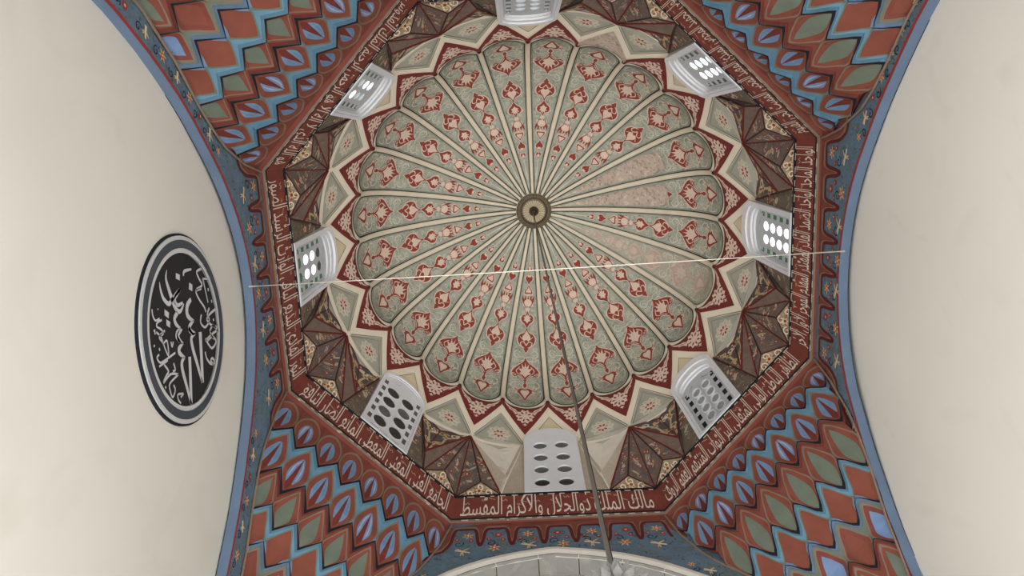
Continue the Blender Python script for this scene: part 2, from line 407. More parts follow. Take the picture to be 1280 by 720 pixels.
# ------------------------------------------------------------------ pendentives with stalactite cells
SP = [(-9, 5.72), (-4.6, 5.67), (-3.8, 5.58), (-3.36, 5.47), (-2.9, 5.31), (-2.26, 4.96), (-1.8, 4.62), (-1.5, 4.43), (-1.2, 4.28), (-.6, 4.11), (0, 4.02), (1, 4.0)]
def sprof(z): return interp(z, SP)
CW = .425
PEND = [(225, [0, -.76, -1.44, -1.84, -2.2, -2.58, -3.0, -3.45, -4.0], 'pendentive of stalactite niches between the medallion wall and the stone arch', .0),
        (135, [0, -.50, -1.10, -1.68, -2.06, -2.48, -2.95, -3.45, -4.0], 'pendentive of stalactite niches between the plain cream wall and the stone arch', .6),
        (315, [0, -.76, -1.42, -1.74, -2.14, -2.56, -3.0, -3.45, -4.0], 'pendentive of stalactite niches above the medallion wall, away from the stone arch', .0),
        (45, [0, -.48, -1.12, -1.68, -2.08, -2.5, -2.95, -3.45, -4.0], 'pendentive of stalactite niches above the plain cream wall, away from the stone arch', .4)]
# row styles: (ground, hood, soffit below, motif)
STYLE = [('rust', 'terra', 'sky', 'leaf'), ('sky', 'terra', 'rust', 'leaf'), ('rust', 'terra', 'sky', 'green'), ('sky', 'terra', 'violet', 'plain'),
         ('ggreen', 'rust', 'rust', 'blue'), ('rust', 'terra', 'sky', 'green'), ('sky', 'terra', 'violet', 'plain'), ('rust', 'terra', 'sky', 'blue')]
def build_pendentive(th, zs, lab, rounded):
    n, t = frame(th); root = tag(empty('pendentive'), lab, 'pendentive', 'stalactite pendentives', 'structure')
    def P(u, z, d):                     # d = distance in front of the base surface (towards the room)
        s = sprof(z) - d; um = WP * math.sqrt(2) - s
        u = max(-um, min(um, u)); return n * s + t * u + Vector((0, 0, z))
    DEP = .055
    def tri(u, cnt):                    # +1 at the cell centres of a row of cnt cells, -1 at the joints
        q = (u / CW + (cnt - 1) / 2) % 1.0; q = min(q, 1 - q) * 2      # 0 at centre, 1 at joint
        a = 1 - 2 * q; b = C(PI * q); return a * (1 - rounded) + b * rounded
    # backing surface
    b = MB(); vs = []; zz = [0.02 - i * .15 for i in range(34)]; nu = 8
    for z in zz:
        s = sprof(z) + .16; um = WP * math.sqrt(2) - s + .02
        for j in range(nu + 1): vs.append(n * s + t * (um * (2 * j / nu - 1)) + Vector((0, 0, z)))
    b.add(vs, [(i * (nu + 1) + j, i * (nu + 1) + j + 1, (i + 1) * (nu + 1) + j + 1, (i + 1) * (nu + 1) + j) for i in range(len(zz) - 1) for j in range(nu)], 'rust')
    b.build('pendentive_ground', root)
    for r in range(8):
        cnt = 8 - r; ground, hood, soff, motif = STYLE[r]
        zt, zb = zs[r], zs[r + 1]; am_t = .28 * abs(zs[r] - zs[r - 1]) if r else 0; am_b = .28 * abs(zb - zt)
        am_t = min(am_t, .14); am_b = min(am_b, .14)
        for i in range(cnt):
            uc = (i - (cnt - 1) / 2) * CW
            def top(u): return (zt - am_t * tri(u, cnt + 1)) if r else zt + .01
            def bot(u): return zb - am_b * tri(u, cnt)
            def G(a, v, d, uc=uc):      # a in -.5...5, v 0 top .. 1 bottom
                u = uc + a * CW; z = top(u) + (bot(u) - top(u)) * v
                rec = DEP * max(0, 1 - v) ** .8 + .045 * (1 - (2 * a) ** 2) * S(PI * min(1, max(0, v)) ** .8) * .9
                return P(u, z, -rec + d)
            b = MB(); b.smooth = True; NA, NV = 8, 7
            vs = [G(-.5 + j / NA, q / NV, 0) for q in range(NV + 1) for j in range(NA + 1)]
            b.add(vs, [(q * (NA + 1) + j, q * (NA + 1) + j + 1, (q + 1) * (NA + 1) + j + 1, (q + 1) * (NA + 1) + j) for q in range(NV) for j in range(NA)], ground)
            cell = b.build('niche', root)
            # underside ledge
            b = MB(); vs = []
            for j in range(NA + 1):
                u = uc - CW / 2 + CW * j / NA; z = bot(u); vs += [P(u, z, 0), P(u, z + .01, -DEP - .02)]
            b.add(vs, [(2 * j, 2 * j + 2, 2 * j + 3, 2 * j + 1) for j in range(NA)], soff); b.build('ledge', cell)
            a = Art(lambda x, y, d: G(x, y, d))
            hw = .455
            hd = sym(smooth([(0, .06), (.2, .12), (.36, .28), (hw, .56), (.44, .84), (.26, .95), (0, .97)], 3))
            if motif in ('leaf', 'green', 'plain', 'blue'):
                a.poly(hd, hood, .006, step=.14)
                a.stroke(hd + hd[:1], .05, 'gbrown' if r != 3 else 'ggreen', .008)
            if motif == 'leaf':
                for s_ in (-1, 1):
                    a.poly([(x * s_, y) for x, y in smooth([(.01, .24), (.12, .29), (.215, .43), (.265, .66), (.21, .78), (.11, .82), (.075, .6), (.04, .40)], 3, True)], 'petal', .012, step=.12)
                    a.stroke([(x * s_, y) for x, y in smooth([(.03, .30), (.12, .38), (.16, .55), (.165, .75)], 3)], [.02, .03, .04, .05, .05, .06, .06, .05, .03, .02], 'petal_l' if (i + r) % 3 == 0 else 'sky', .014)
                a.poly(sym(smooth([(0, .24), (.04, .45), (.085, .66), (.10, .84), (0, .9)], 3)), 'terra_d', .013, step=.12)
            elif motif == 'green':
                a.poly(sym(smooth([(0, .16), (.15, .32), (.25, .58), (.24, .84), (0, .95)], 3)), 'ggreen', .012, step=.12)
                for s_ in (-1, 1): a.stroke([(s_ * .36, .5), (s_ * .4, .8)], [.03, .05], 'rust', .009)
            elif motif == 'blue':
                if i % 2 == 0: a.poly(sym(smooth([(0, .2), (.18, .32), (.3, .58), (.22, .8), (0, .86)], 3)), 'petal', .012, step=.12)
                else: a.poly(sym(smooth([(0, .2), (.18, .32), (.3, .58), (.22, .86), (0, .92)], 3)), 'terra', .012, step=.12)
            else:
                for s_ in (-1, 1): a.poly([(s_ * .30, .82), (s_ * .44, .66), (s_ * .47, .95), (s_ * .2, .99)], 'violet', .012)
            # black contour on the lower lip
            ln = [(-.5 + j / 8, 1.0) for j in range(9)]
            a.stroke([(x, y - .02) for x, y in ln], .075, 'ink', .014)
            a.build('leaf_motif', cell)
    # taupe outline along the arches
    for s_ in (-1, 1):
        b = MB(); pts = []
        for j in range(30):
            z = -.02 - j * .15; s = sprof(z) - .015; pts.append(n * s + t * (s_ * (WP * math.sqrt(2) - s - .03)) + Vector((0, 0, z)))
        b.tube(pts, .016, 'gbrown', 6); b.build('edge_moulding', root)
for a_ in PEND: build_pendentive(*a_)

# ------------------------------------------------------------------ inscription band
AL = {}
def _al():
    base = [('ا', 0xFE8D, 2), ('ب', 0xFE8F, 4), ('ة', 0xFE93, 2), ('ت', 0xFE95, 4), ('ث', 0xFE99, 4), ('ج', 0xFE9D, 4), ('ح', 0xFEA1, 4), ('خ', 0xFEA5, 4),
            ('د', 0xFEA9, 2), ('ذ', 0xFEAB, 2), ('ر', 0xFEAD, 2), ('ز', 0xFEAF, 2), ('س', 0xFEB1, 4), ('ش', 0xFEB5, 4), ('ص', 0xFEB9, 4), ('ض', 0xFEBD, 4),
            ('ط', 0xFEC1, 4), ('ظ', 0xFEC5, 4), ('ع', 0xFEC9, 4), ('غ', 0xFECD, 4), ('ف', 0xFED1, 4), ('ق', 0xFED5, 4), ('ك', 0xFED9, 4), ('ل', 0xFEDD, 4),
            ('م', 0xFEE1, 4), ('ن', 0xFEE5, 4), ('ه', 0xFEE9, 4), ('و', 0xFEED, 2), ('ى', 0xFEEF, 2), ('ي', 0xFEF1, 4), ('ؤ', 0xFE85, 2), ('ئ', 0xFE89, 4), ('ﻻ', 0xFEFB, 2)]
    for ch, cp, k in base: AL[ch] = (cp, k)
_al()
def shape(word):
    word = word.replace('لا', 'ﻻ'); out = ''
    for i, ch in enumerate(word):
        if ch not in AL: out += ch; continue
        cp, k = AL[ch]
        prev = i > 0 and word[i - 1] in AL and AL[word[i - 1]][1] == 4
        nxt = k == 4 and i + 1 < len(word) and word[i + 1] in AL
        f = 3 if prev and nxt else 2 if nxt else 1 if prev else 0
        out += chr(cp + f)
    return out[::-1]
SIDES = {0: 'الواسع الحكيم الودود المجيد الباعث الشهيد الحق الوكيل القوى', 45: 'المتين الولى الحميد المحصى المبدئ المعيد المحيى المميت الحى القيوم',
         90: 'الواجد الماجد الواحد الصمد القادر المقتدر المقدم المؤخر الاول الاخر', 135: 'الظاهر الباطن الوالى المتعالى البر التواب المنتقم العفو الرؤف',
         180: 'مالك الملك ذوالجلال والاكرام المقسط', 225: 'الجامع الغنى المغنى المعطى المانع الضار النافع',
         270: 'النور الهادى البديع الباقى الوارث الرشيد الصبور', 315: 'هو الله الذى لا اله الا هو الرحمن الرحيم الملك القدوس'}
A0, A1, ZBT = 4.0, 3.905, .67          # apothem at the bottom and the top of the band, band height
def text_mesh(words, length, hgt):
    cu = bpy.data.curves.new('inscription', 'FONT'); cu.body = '  '.join(shape(w) for w in words.split()[::-1])
    cu.resolution_u = 2; cu.space_word = .45; cu.size = 1; cu.extrude = 0; cu.offset = .002
    o = bpy.data.objects.new('inscription', cu); COL.objects.link(o)
    bpy.context.view_layer.update()
    me = bpy.data.meshes.new_from_object(o.evaluated_get(bpy.context.evaluated_depsgraph_get()))
    bpy.data.objects.remove(o); bpy.data.curves.remove(cu)
    xs = [v.co.x for v in me.vertices]; x0, x1 = min(xs), max(xs)
    return me, x0, x1
band_root = tag(empty('inscription_band'), 'octagonal red band with ivory Arabic lettering under the dome windows', 'cornice', kind='structure')
for th in range(0, 360, 45):
    n, t = frame(th); k8 = math.tan(PI / 8)
    def F(x, y, d, n=n, t=t): return n * (A0 + (A1 - A0) * y / ZBT - d) + t * x + Vector((0, 0, y))
    a = Art(F)
    hb, ht = A0 * k8, A1 * k8
    a.poly([(-hb, 0), (hb, 0), (ht, ZBT), (-ht, ZBT)], 'band', 0)
    a.add([F(-hb, 0, 0), F(hb, 0, 0), n * (A0 + .2) + t * (hb + .08), n * (A0 + .2) + t * (-hb - .08)], [(0, 1, 2, 3)], 'rust')     # underside
    a.add([F(-ht, ZBT, 0), F(ht, ZBT, 0), n * (A1 + .2) + t * (ht + .08) + Vector((0, 0, ZBT)), n * (A1 + .2) + t * (-ht - .08) + Vector((0, 0, ZBT))], [(0, 1, 2, 3)], 'band')
    pan = a.build('band_panel', band_root)
    # mouldings
    for y, w, k in ((.05, .035, 'ink'), (ZBT - .02, .045, 'ink'), (.012, .03, 'gbrown')):
        b = MB(); h_ = hb + (ht - hb) * y / ZBT
        c = []
        for d in (-.01, .018):
            for yy in (y - w / 2, y + w / 2): c += [F(-h_, yy, d), F(h_, yy, d)]
        b.box8([c[0], c[1], c[3], c[2], c[4], c[5], c[7], c[6]], k); b.build('moulding', pan)
    a = Art(F); rnd = random.Random(th)
    for y0_, key in ((ZBT - .062, 'dash'), (.008, 'dash')):
        x = -ht + .05
        while x < ht - .12:
            l = rnd.uniform(.06, .13); a.poly([(x, y0_ - .012), (x + l, y0_ - .010), (x + l, y0_ + .013), (x, y0_ + .011)], key, .022); x += l + rnd.uniform(.07, .13)
    # little hooks and dots between the letters
    for j in range(16):
        x = -ht * .9 + 2 * ht * .9 * (j + rnd.uniform(.1, .9)) / 16; y = rnd.uniform(.36, .54)
        if j % 3 == 0: a.stroke(smooth([(x, y), (x + .03, y + .05), (x + .06, y), (x + .09, y + .05)], 3), .014, 'letter_s', .010)
        elif j % 3 == 1: a.stroke([(x, y), (x + .1, y + .05)], .016, 'letter_s', .010)
        else: a.stroke(spiral(x, y, .03, 1.2, 0), .012, 'letter_s', .010)
    tag(a.build('painted_dashes', pan), kind='stuff')
    me, x0, x1 = text_mesh(SIDES[th], 0, 0)
    sx = 2 * (ht - .10) / (x1 - x0)
    sy = .76
    for v in me.vertices:
        x = -(v.co.x - (x0 + x1) / 2) * sx; y = .135 + (v.co.y * .42 if v.co.y < 0 else .6 * min(v.co.y, .36) + .98 * max(0, v.co.y - .36))
        v.co = F(x, y, .014)
    me.materials.clear(); me.materials.append(M['letter']); me.name = 'inscription'
    link(bpy.data.objects.new('inscription', me), pan)

# ------------------------------------------------------------------ drum of folded triangles
ZT = 2.58
AP = 3.905
drum = tag(empty('drum'), 'eight-sided drum of folded painted triangles between the windows', 'drum', kind='structure')
b = MB(); vs = []
for z in (-.3, 4.6):
    for i in range(8):
        q = math.radians(22.5 + 45 * i); vs.append((S(q) * 4.75, -C(q) * 4.75, z))
b.add(vs, [(i, (i + 1) % 8, 8 + (i + 1) % 8, 8 + i) for i in range(8)], 'shell'); b.build('drum_shell', drum)
b = MB(); b.lathe([(3.93, 2.60), (4.75, 2.60)], 'rhomb', 48); b.build('light_seal_ring', drum)  # hidden ring added to block outside light at the gap under the dome
b = MB(); b.lathe([(3.72, 4.62), (5.3, 4.62)], 'shell', 48); b.build('shell_cap', drum)  # unseen cap added so no outside light enters between shell and dome
VIEW = Vector((0, -1, -8))
def facet(pts, key, name='facet', scrolls=None, seed=0, parent=None):
    pts = [Vector(p) for p in pts]; nn = (pts[1] - pts[0]).cross(pts[2] - pts[0]).normalized()
    cen = sum(pts, Vector()) / len(pts)
    if nn.dot(VIEW - cen) < 0: nn = -nn
    ex = (pts[1] - pts[0]).normalized(); ey = nn.cross(ex)
    a = Art(lambda x, y, d: pts[0] + ex * x + ey * y + nn * d)
    q = [((p - pts[0]).dot(ex), (p - pts[0]).dot(ey)) for p in pts]
    b = MB(); N = len(pts)
    b.add(pts + [p - nn * .05 for p in pts], [tuple(range(N)), tuple(range(N, 2 * N))[::-1]] + [(i, (i + 1) % N, N + (i + 1) % N, N + i) for i in range(N)], key)
    o = b.build(name, parent or drum)
    if scrolls:
        cx = sum(p[0] for p in q) / N; cy = sum(p[1] for p in q) / N; rnd = random.Random(seed)
        scrolls(a, q, cx, cy, rnd); a.build('painted_scroll', o)
    return o
def gold_scroll(a, q, cx, cy, rnd):
    for j in range(3):
        vx, vy = q[j]; mx, my = cx + (vx - cx) * .42, cy + (vy - cy) * .42
        a.stroke(smooth([(cx + (vx - cx) * .8, cy + (vy - cy) * .8), (mx + .05 * (my - cy), my - .05), (mx - .05, my + .05), (cx, cy)], 4), .042, 'gold' if j else 'ivory', .006)
        a.stroke(spiral(mx, my, .11, 1.2, rnd.random() * 6, 1 if j % 2 else -1), .036, ('ivory', 'gold', 'gold')[j], .007)
        a.poly(ell(cx + (vx - cx) * .62, cy + (vy - cy) * .62, .035, n=8), 'redf', .009)
    a.poly(star(cx, cy, .10, .05, 5, rnd.random()), 'gold', .008); a.poly(ell(cx, cy, .03, n=6), 'ored', .010)
def tan_scroll(a, q, cx, cy, rnd):
    a.poly(star(cx, cy, .07, .035, 6, .2), 'gold', .006); a.poly(ell(cx, cy, .028, n=6), 'ored', .008)
    for j in range(3):
        vx, vy = q[j]; a.stroke(spiral(cx + (vx - cx) * .42, cy + (vy - cy) * .42, .07, 1.1, rnd.random() * 6), .018, 'ivory', .006)
        a.stroke([(cx, cy), (cx + (vx - cx) * .75, cy + (vy - cy) * .75)], .014, 'terra_d', .005)
def brown_scroll(a, q, cx, cy, rnd):
    for j in range(12):
        w = [rnd.random() ** .8 + .12 for _ in q]; s_ = sum(w); x = sum(p[0] * k for p, k in zip(q, w)) / s_; y = sum(p[1] * k for p, k in zip(q, w)) / s_
        if j % 3 == 0: a.poly(star(x, y, .06, .03, 5, rnd.random()), 'redf', .005); a.poly(ell(x, y, .02, n=5), 'ivory', .007)
        elif j % 3 == 1: a.poly(xf(ell(0, 0, .075, .028, 8), x, y, 1, 1, rnd.random() * 6), ('gold', 'pink', 'sage_l')[j % 9 // 3], .005)
        else: a.stroke(spiral(x, y, .05, 1, rnd.random() * 6), .013, 'greyt', .005)
def rosette(a, cx, cy, r, n=.008, core='redf'):
    a.poly([(cx + r * (1 + .1 * C(10 * q)) * C(q), cy + r * (1 + .1 * C(10 * q)) * S(q)) for q in [2 * PI * i / 60 for i in range(60)]], 'sage_l', n)
    a.poly(ell(cx, cy, r * .78, n=20), 'pink', n + .002)
    for j in range(10):
        q = 2 * PI * j / 10; a.poly(xf(ell(0, 0, r * .16, r * .07, 7), cx + r * .72 * C(q), cy + r * .72 * S(q), 1, 1, q), 'rhomb', n + .004)
    a.poly(ell(cx, cy, r * .5, n=16), 'f_pink', n + .004)
    for j in range(7):
        q = 2 * PI * j / 7 + .3; a.poly(xf(ell(0, 0, r * .17, r * .11, 8), cx + r * .34 * C(q), cy + r * .34 * S(q), 1, 1, q), core, n + .006)
    a.poly(ell(cx, cy, r * .13, n=8), core, n + .006)
def ridge(p, q, w, key):
    p, q = Vector(p), Vector(q); d = (q - p).normalized(); v = (VIEW - (p + q) / 2).normalized(); sd = d.cross(v).normalized() * w; up = sd.cross(d).normalized()
    if up.dot(v) < 0: up = -up
    up *= w * .8; b = MB()
    b.add([p - sd - up * .3, p + sd - up * .3, p + up, q - sd - up * .3, q + sd - up * .3, q + up], [(0, 1, 2), (3, 5, 4), (0, 3, 4, 1), (1, 4, 5, 2), (2, 5, 3, 0)], key)
    b.build('ridge', drum)
for i in range(8):
    cth = 22.5 + 45 * i                     # corner
    nc, tc_ = frame(cth); Pt = nc * 3.952 + Vector((0, 0, ZT)); Cn = nc * (AP / C(PI / 8)) + Vector((0, 0, .67))
    for sgn, th in ((1, cth - 22.5), (-1, cth + 22.5)):
        Wp = lambda ap, u, z: W(th, ap, sgn * u, z)
        D = Wp(AP, .885, .67); Nn = Wp(3.75, 1.205, .85); E = Wp(3.82, .785, 1.13); Rr = Wp(AP, .985, 2.47); T1 = Wp(AP, .514, 2.64)
        J0 = Wp(AP, .50, .67); J1 = Wp(AP, .50, 2.6)
        ruined = (th == 180 and sgn == -1) or False
        ru = th == 180
        sd = i * 10 + (sgn > 0)
        facet([Pt, D, Nn], 'brown', scrolls=brown_scroll, seed=sd); facet([Pt, Nn, Cn], 'brown', scrolls=brown_scroll, seed=sd + 3)
        facet([D, Nn, Cn], 'tan', scrolls=tan_scroll, seed=sd)
        if ru:      # whitewashed, repaired side by the plain window
            facet([Pt, Rr, E], 'white'); facet([Rr, T1, E], 'white'); facet([Pt, E, D], 'greyt'); facet([T1, E, D], 'greyt'); facet([T1, D, J0, J1], 'greyt')
        else:
            facet([Pt, Rr, E], 'navy', scrolls=gold_scroll, seed=sd + 5); facet([Rr, T1, E], 'navy', scrolls=gold_scroll, seed=sd + 6)
            facet([Pt, E, D], 'brown2'); facet([T1, E, D], 'brown2'); facet([T1, D, J0, J1], 'panel', scrolls=brown_scroll, seed=sd + 9)
        facet([Pt, Rr, T1], 'rhomb', 'rhombus_lower_half')
        for p, q, w, k in ((Pt, D, .022, 'ridge'), (Pt, Nn, .014, 'ridged'), (D, Nn, .014, 'ridged'), (Nn, Cn, .014, 'ridged')) + \
                (((E, D, .012, 'white'), (T1, D, .012, 'white')) if ru else ((Pt, E, .022, 'ridge'), (T1, E, .018, 'ridged'), (Rr, E, .018, 'ridge'), (E, D, .014, 'ridged'), (T1, D, .014, 'ridged'), (Pt, Rr, .012, 'ridge'), (Rr, T1, .012, 'ridge'))):
            ridge(p, q, w, k)
    ridge(Pt, Cn, .026, 'ridge')

# ------------------------------------------------------------------ windows
def arch_outline(hw, z0, zs_, zc, n=16):
    return [(-hw, z0), (hw, z0)] + [(hw * C(PI * i / n), zs_ + (zc - zs_) * S(PI * i / n)) for i in range(n + 1)]
def plate(b, F, outer, holes, n0, n1, key, hkey=None):
    loops = [outer] + holes; tr = tessellate_polygon([[Vector((p[0], p[1], 0)) for p in l] for l in loops])
    allp = [p for l in loops for p in l]; N = len(allp)
    b.add([F(p[0], p[1], n1) for p in allp] , tr, key)
    o = 0
    for li, l in enumerate(loops):
        L = len(l); vs = [F(p[0], p[1], n1) for p in l] + [F(p[0], p[1], n0) for p in l]
        b.add(vs, [(j, (j + 1) % L, L + (j + 1) % L, L + j) for j in range(L)], (hkey or key) if li else key)
WIN = {0: ('wide', ['day_g'] * 8, 'smoke', 'white arched window with pale panes facing the stone arch, on the far side of the drum'),
       45: ('wide', ['day'] * 8, 'dgreen', 'white arched window with bright panes and dark green slots'),
       90: ('wide', ['day'] * 8, 'green', 'white arched window with eight bright oval panes and green slots above the plain wall'),
       135: ('rim', ['frost'] * 8, 'ink', 'white arched window with frosted ringed panes and black dashes'),
       180: ('plain', ['dark', 'dark', 'smoke', 'smoke', 'smoke', 'smoke', 'smoke', 'smoke'], None, 'plain white arched window slab with eight dark holes above the stone arch'),
       225: ('thin', ['dark', 'dark', 'smoke', 'dark', 'dark', 'smoke', 'dark', 'dark'], 'smoke', 'thin-framed arched window with eight dark oval panes and grey slots'),
       270: ('wide2', ['green', 'green', 'day', 'day', 'day', 'day', 'dgreen', 'dgreen'], 'green', 'white arched window with green and bright panes above the medallion wall'),
       315: ('wide', ['day_g', 'day', 'day_g', 'day', 'day', 'day_g', 'day', 'day_g'], 'dgreen', 'white arched window with pale panes between medallion wall and upper drum')}
for wi, (th, (typ, panes, slot, lab)) in enumerate(WIN.items()):
    root = tag(empty('window_%d' % (wi + 1)), lab, 'window', 'drum windows', 'structure')
    n, t = frame(th)
    def F(u, z, d, n=n, t=t): return n * (3.90 - .045 * (z - .67) - d) + t * u + Vector((0, 0, z))
    if typ == 'plain':
        cols, rows, rx, rz, gd, gw = (.2, -.2), [.98, 1.42, 1.86, 2.32], .13, .13, .02, .5
    elif typ == 'thin':
        cols, rows, rx, rz, gd, gw = (.17, -.17), [1.05, 1.44, 1.83, 2.24], .135, .155, .0, .44
    elif typ == 'wide2':
        cols, rows, rx, rz, gd, gw = (.12, -.12), [1.05, 1.42, 1.79, 2.14], .085, .14, -.06, .37
    else:
        cols, rows, rx, rz, gd, gw = (.115, -.115), [1.08, 1.40, 1.72, 2.04], .082, .125, -.07, .37
    plain = typ == 'plain'
    # frame
    outer = arch_outline(.5, .68, 2.56, 3.04)
    steps = {'wide': [(.5, .68, 2.56, 3.04, .03), (.445, .74, 2.46, 2.84, .0), (.40, .80, 2.36, 2.66, -.035)], 'wide2': [(.5, .68, 2.56, 3.04, .03), (.44, .74, 2.5, 2.9, -.01), (.40, .80, 2.44, 2.75, -.03)],
             'rim': [(.5, .68, 2.56, 3.04, .03), (.44, .74, 2.46, 2.84, .0), (.39, .80, 2.36, 2.66, -.035)], 'thin': [(.5, .68, 2.56, 3.04, .03), (.465, .73, 2.54, 2.98, .01)], 'plain': []}[typ]
    last = outer
    for si, st in enumerate(steps):
        o_ = arch_outline(*st[:4]); nx = arch_outline(*steps[si + 1][:4]) if si + 1 < len(steps) else arch_outline(gw + .02, .82 if typ != 'thin' else .75, 2.3 if typ != 'thin' else 2.5, 2.58 if typ != 'thin' else 2.92)
        b = MB(); plate(b, F, o_, [nx], -.14, st[4], 'plaster'); b.build('frame_step', root); last = nx
    # grille with holes
    holes = [ell(cx, rz_, rx, rz, 18) for rz_ in rows for cx in cols]
    slots = []
    if not plain:
        su = gw - .06
        for s_ in (-1, 1):
            z = rows[0] - .12
            while z < rows[-1] + .16: slots.append([(s_ * su - .04, z), (s_ * su + .04, z), (s_ * su + .04, z + .19), (s_ * su - .04, z + .19)]); z += .29
        if typ == 'thin':
            for q in (-.2, .02, .24): slots.append([(q - .11, .79), (q + .06, .79), (q + .06, .83), (q - .11, .83)])
        zt_ = rows[-1] + (.30 if typ != 'thin' else .42)
        for s_ in (-1, 1): slots.append([(s_ * (su - .02), zt_ - .10), (s_ * (su + .02), zt_ - .12), (s_ * .12, zt_ + .08), (s_ * .10, zt_ + .05)] if s_ > 0 else [(s_ * .12, zt_ + .08), (s_ * (su + .02), zt_ - .12), (s_ * (su - .02), zt_ - .10), (s_ * .10, zt_ + .05)])
    b = MB(); plate(b, F, outer if plain else last, holes + slots, -.16, gd, 'plaster' if typ in ('plain', 'thin') else 'plaster_g'); b.build('grille', root)
    for hi_, hpts in enumerate(holes):
        a = Art(F); cx = sum(p[0] for p in hpts) / 18; cz = sum(p[1] for p in hpts) / 18
        a.poly([(cx + (p[0] - cx) * 1.05, cz + (p[1] - cz) * 1.05) for p in hpts], panes[hi_], gd - (.006 if typ == 'thin' else .012 if not plain else .03)); pn = a.build('pane', root)
        if typ in ('rim', 'thin'):
            b = MB(); big = [(cx + (p[0] - cx) * 1.18, cz + (p[1] - cz) * 1.18) for p in hpts]; plate(b, F, big, [hpts], gd - .01, gd + (.006 if typ == 'thin' else .025), 'plaster'); b.build('rim', pn)
    for sp in slots:
        a = Art(F); cx = sum(p[0] for p in sp) / 4; cz = sum(p[1] for p in sp) / 4
        a.poly([(cx + (p[0] - cx) * 1.1, cz + (p[1] - cz) * 1.1) for p in sp], slot, gd - .012); a.build('slot_pane', root)

# ------------------------------------------------------------------ dome
L0 = 1.4556
_rz = smooth([(3.59, 3.99), (3.56, 4.3), (3.47, 4.72), (3.28, 5.2), (3.05, 5.58), (2.80, 5.93), (2.42, 6.38), (1.84, 6.92), (1.2, 7.36), (.6, 7.64), (0, 7.74)], 40)
_ar = [0]
for p_, q_ in zip(_rz, _rz[1:]): _ar.append(_ar[-1] + math.hypot(q_[0] - p_[0], q_[1] - p_[1]))
def _len(z):
    for k, p_ in enumerate(_rz):
        if p_[1] >= z: return L0 + _ar[k]
REMAP = [(0, 0), (L0, L0), (1.93, _len(4.50)), (3.0, _len(5.19)), (4.0, _len(5.92)), (4.66, _len(6.40)), (5.44, _len(6.90)), (7.2, L0 + _ar[-1] - .44), (7.64, L0 + _ar[-1])]
def dprof(s):             # r, z, outward normal (r, z)
    s = interp(s, REMAP) if s > 0 else s
    if s <= L0: h = s / L0; return 3.952 - .362 * h, 2.58 + 1.41 * h, .969, .249
    q = s - L0; lo, hi = 0, len(_ar) - 1
    while hi - lo > 1:
        md = (lo + hi) // 2
        if _ar[md] <= q: lo = md
        else: hi = md
    f = min(1, (q - _ar[lo]) / (_ar[hi] - _ar[lo])); r = _rz[lo][0] + (_rz[hi][0] - _rz[lo][0]) * f; z = _rz[lo][1] + (_rz[hi][1] - _rz[lo][1]) * f
    a_, b_ = _rz[max(0, lo - 8)], _rz[min(len(_rz) - 1, hi + 8)]; dr, dz = b_[0] - a_[0], b_[1] - a_[1]; L = math.hypot(dr, dz); return r, z, dz / L, -dr / L
PHI0 = math.radians(7.5)
def FD(x, s, d):
    r, z, nr, nz = dprof(s); ph = x / r; q = min(1, abs(ph) / PHI0)
    wgt = max(0, min(1, (s - 1.15) / .6)); bul = .022 * r * wgt * (1 - q * q)
    off = bul - d; rr = r + nr * off; return Vector((rr * S(ph), -rr * C(ph), z + nz * off))
def gw_(s): return dprof(s)[0] * PHI0
dome = tag(empty('dome', (.025, 0, H)), 'scalloped dome of twenty-four painted sage gores with cream ribs', 'dome', kind='structure')
# --- base gore (shared)
b = MB(); b.smooth = True; ns, na = 44, 10; S1 = 7.45
vs = [FD(gw_(s) * (2 * j / na - 1), s, 0) for s in [-.09 + (S1 + .09) * i / ns for i in range(ns + 1)] for j in range(na + 1)]
b.add(vs, [(i * (na + 1) + j, i * (na + 1) + j + 1, (i + 1) * (na + 1) + j + 1, (i + 1) * (na + 1) + j) for i in range(ns) for j in range(na)], 'cream')
gore_me = b.mesh('gore')
def panel_outline(ins, s0, s1=7.2, n=26):
    half = []
    for i in range(9):                      # rounded outer end
        q = PI / 2 * i / 8; wb = gw_(s0 + .42) - ins
        half.append((wb * S(q), s0 + .42 * (1 - C(q))))
    for i in range(1, n + 1):
        s = s0 + .42 + (s1 - s0 - .42) * i / n; half.append((max(.008, gw_(s) - ins * (.6 + .4 * (1 - i / n))), s))
    return half
def scallop(n=12):
    return [(gw_(1.5) * q, 1.22 + .32 * (1 - math.sqrt(max(0, 1 - q * q)))) for q in [i / n for i in range(n + 1)]]
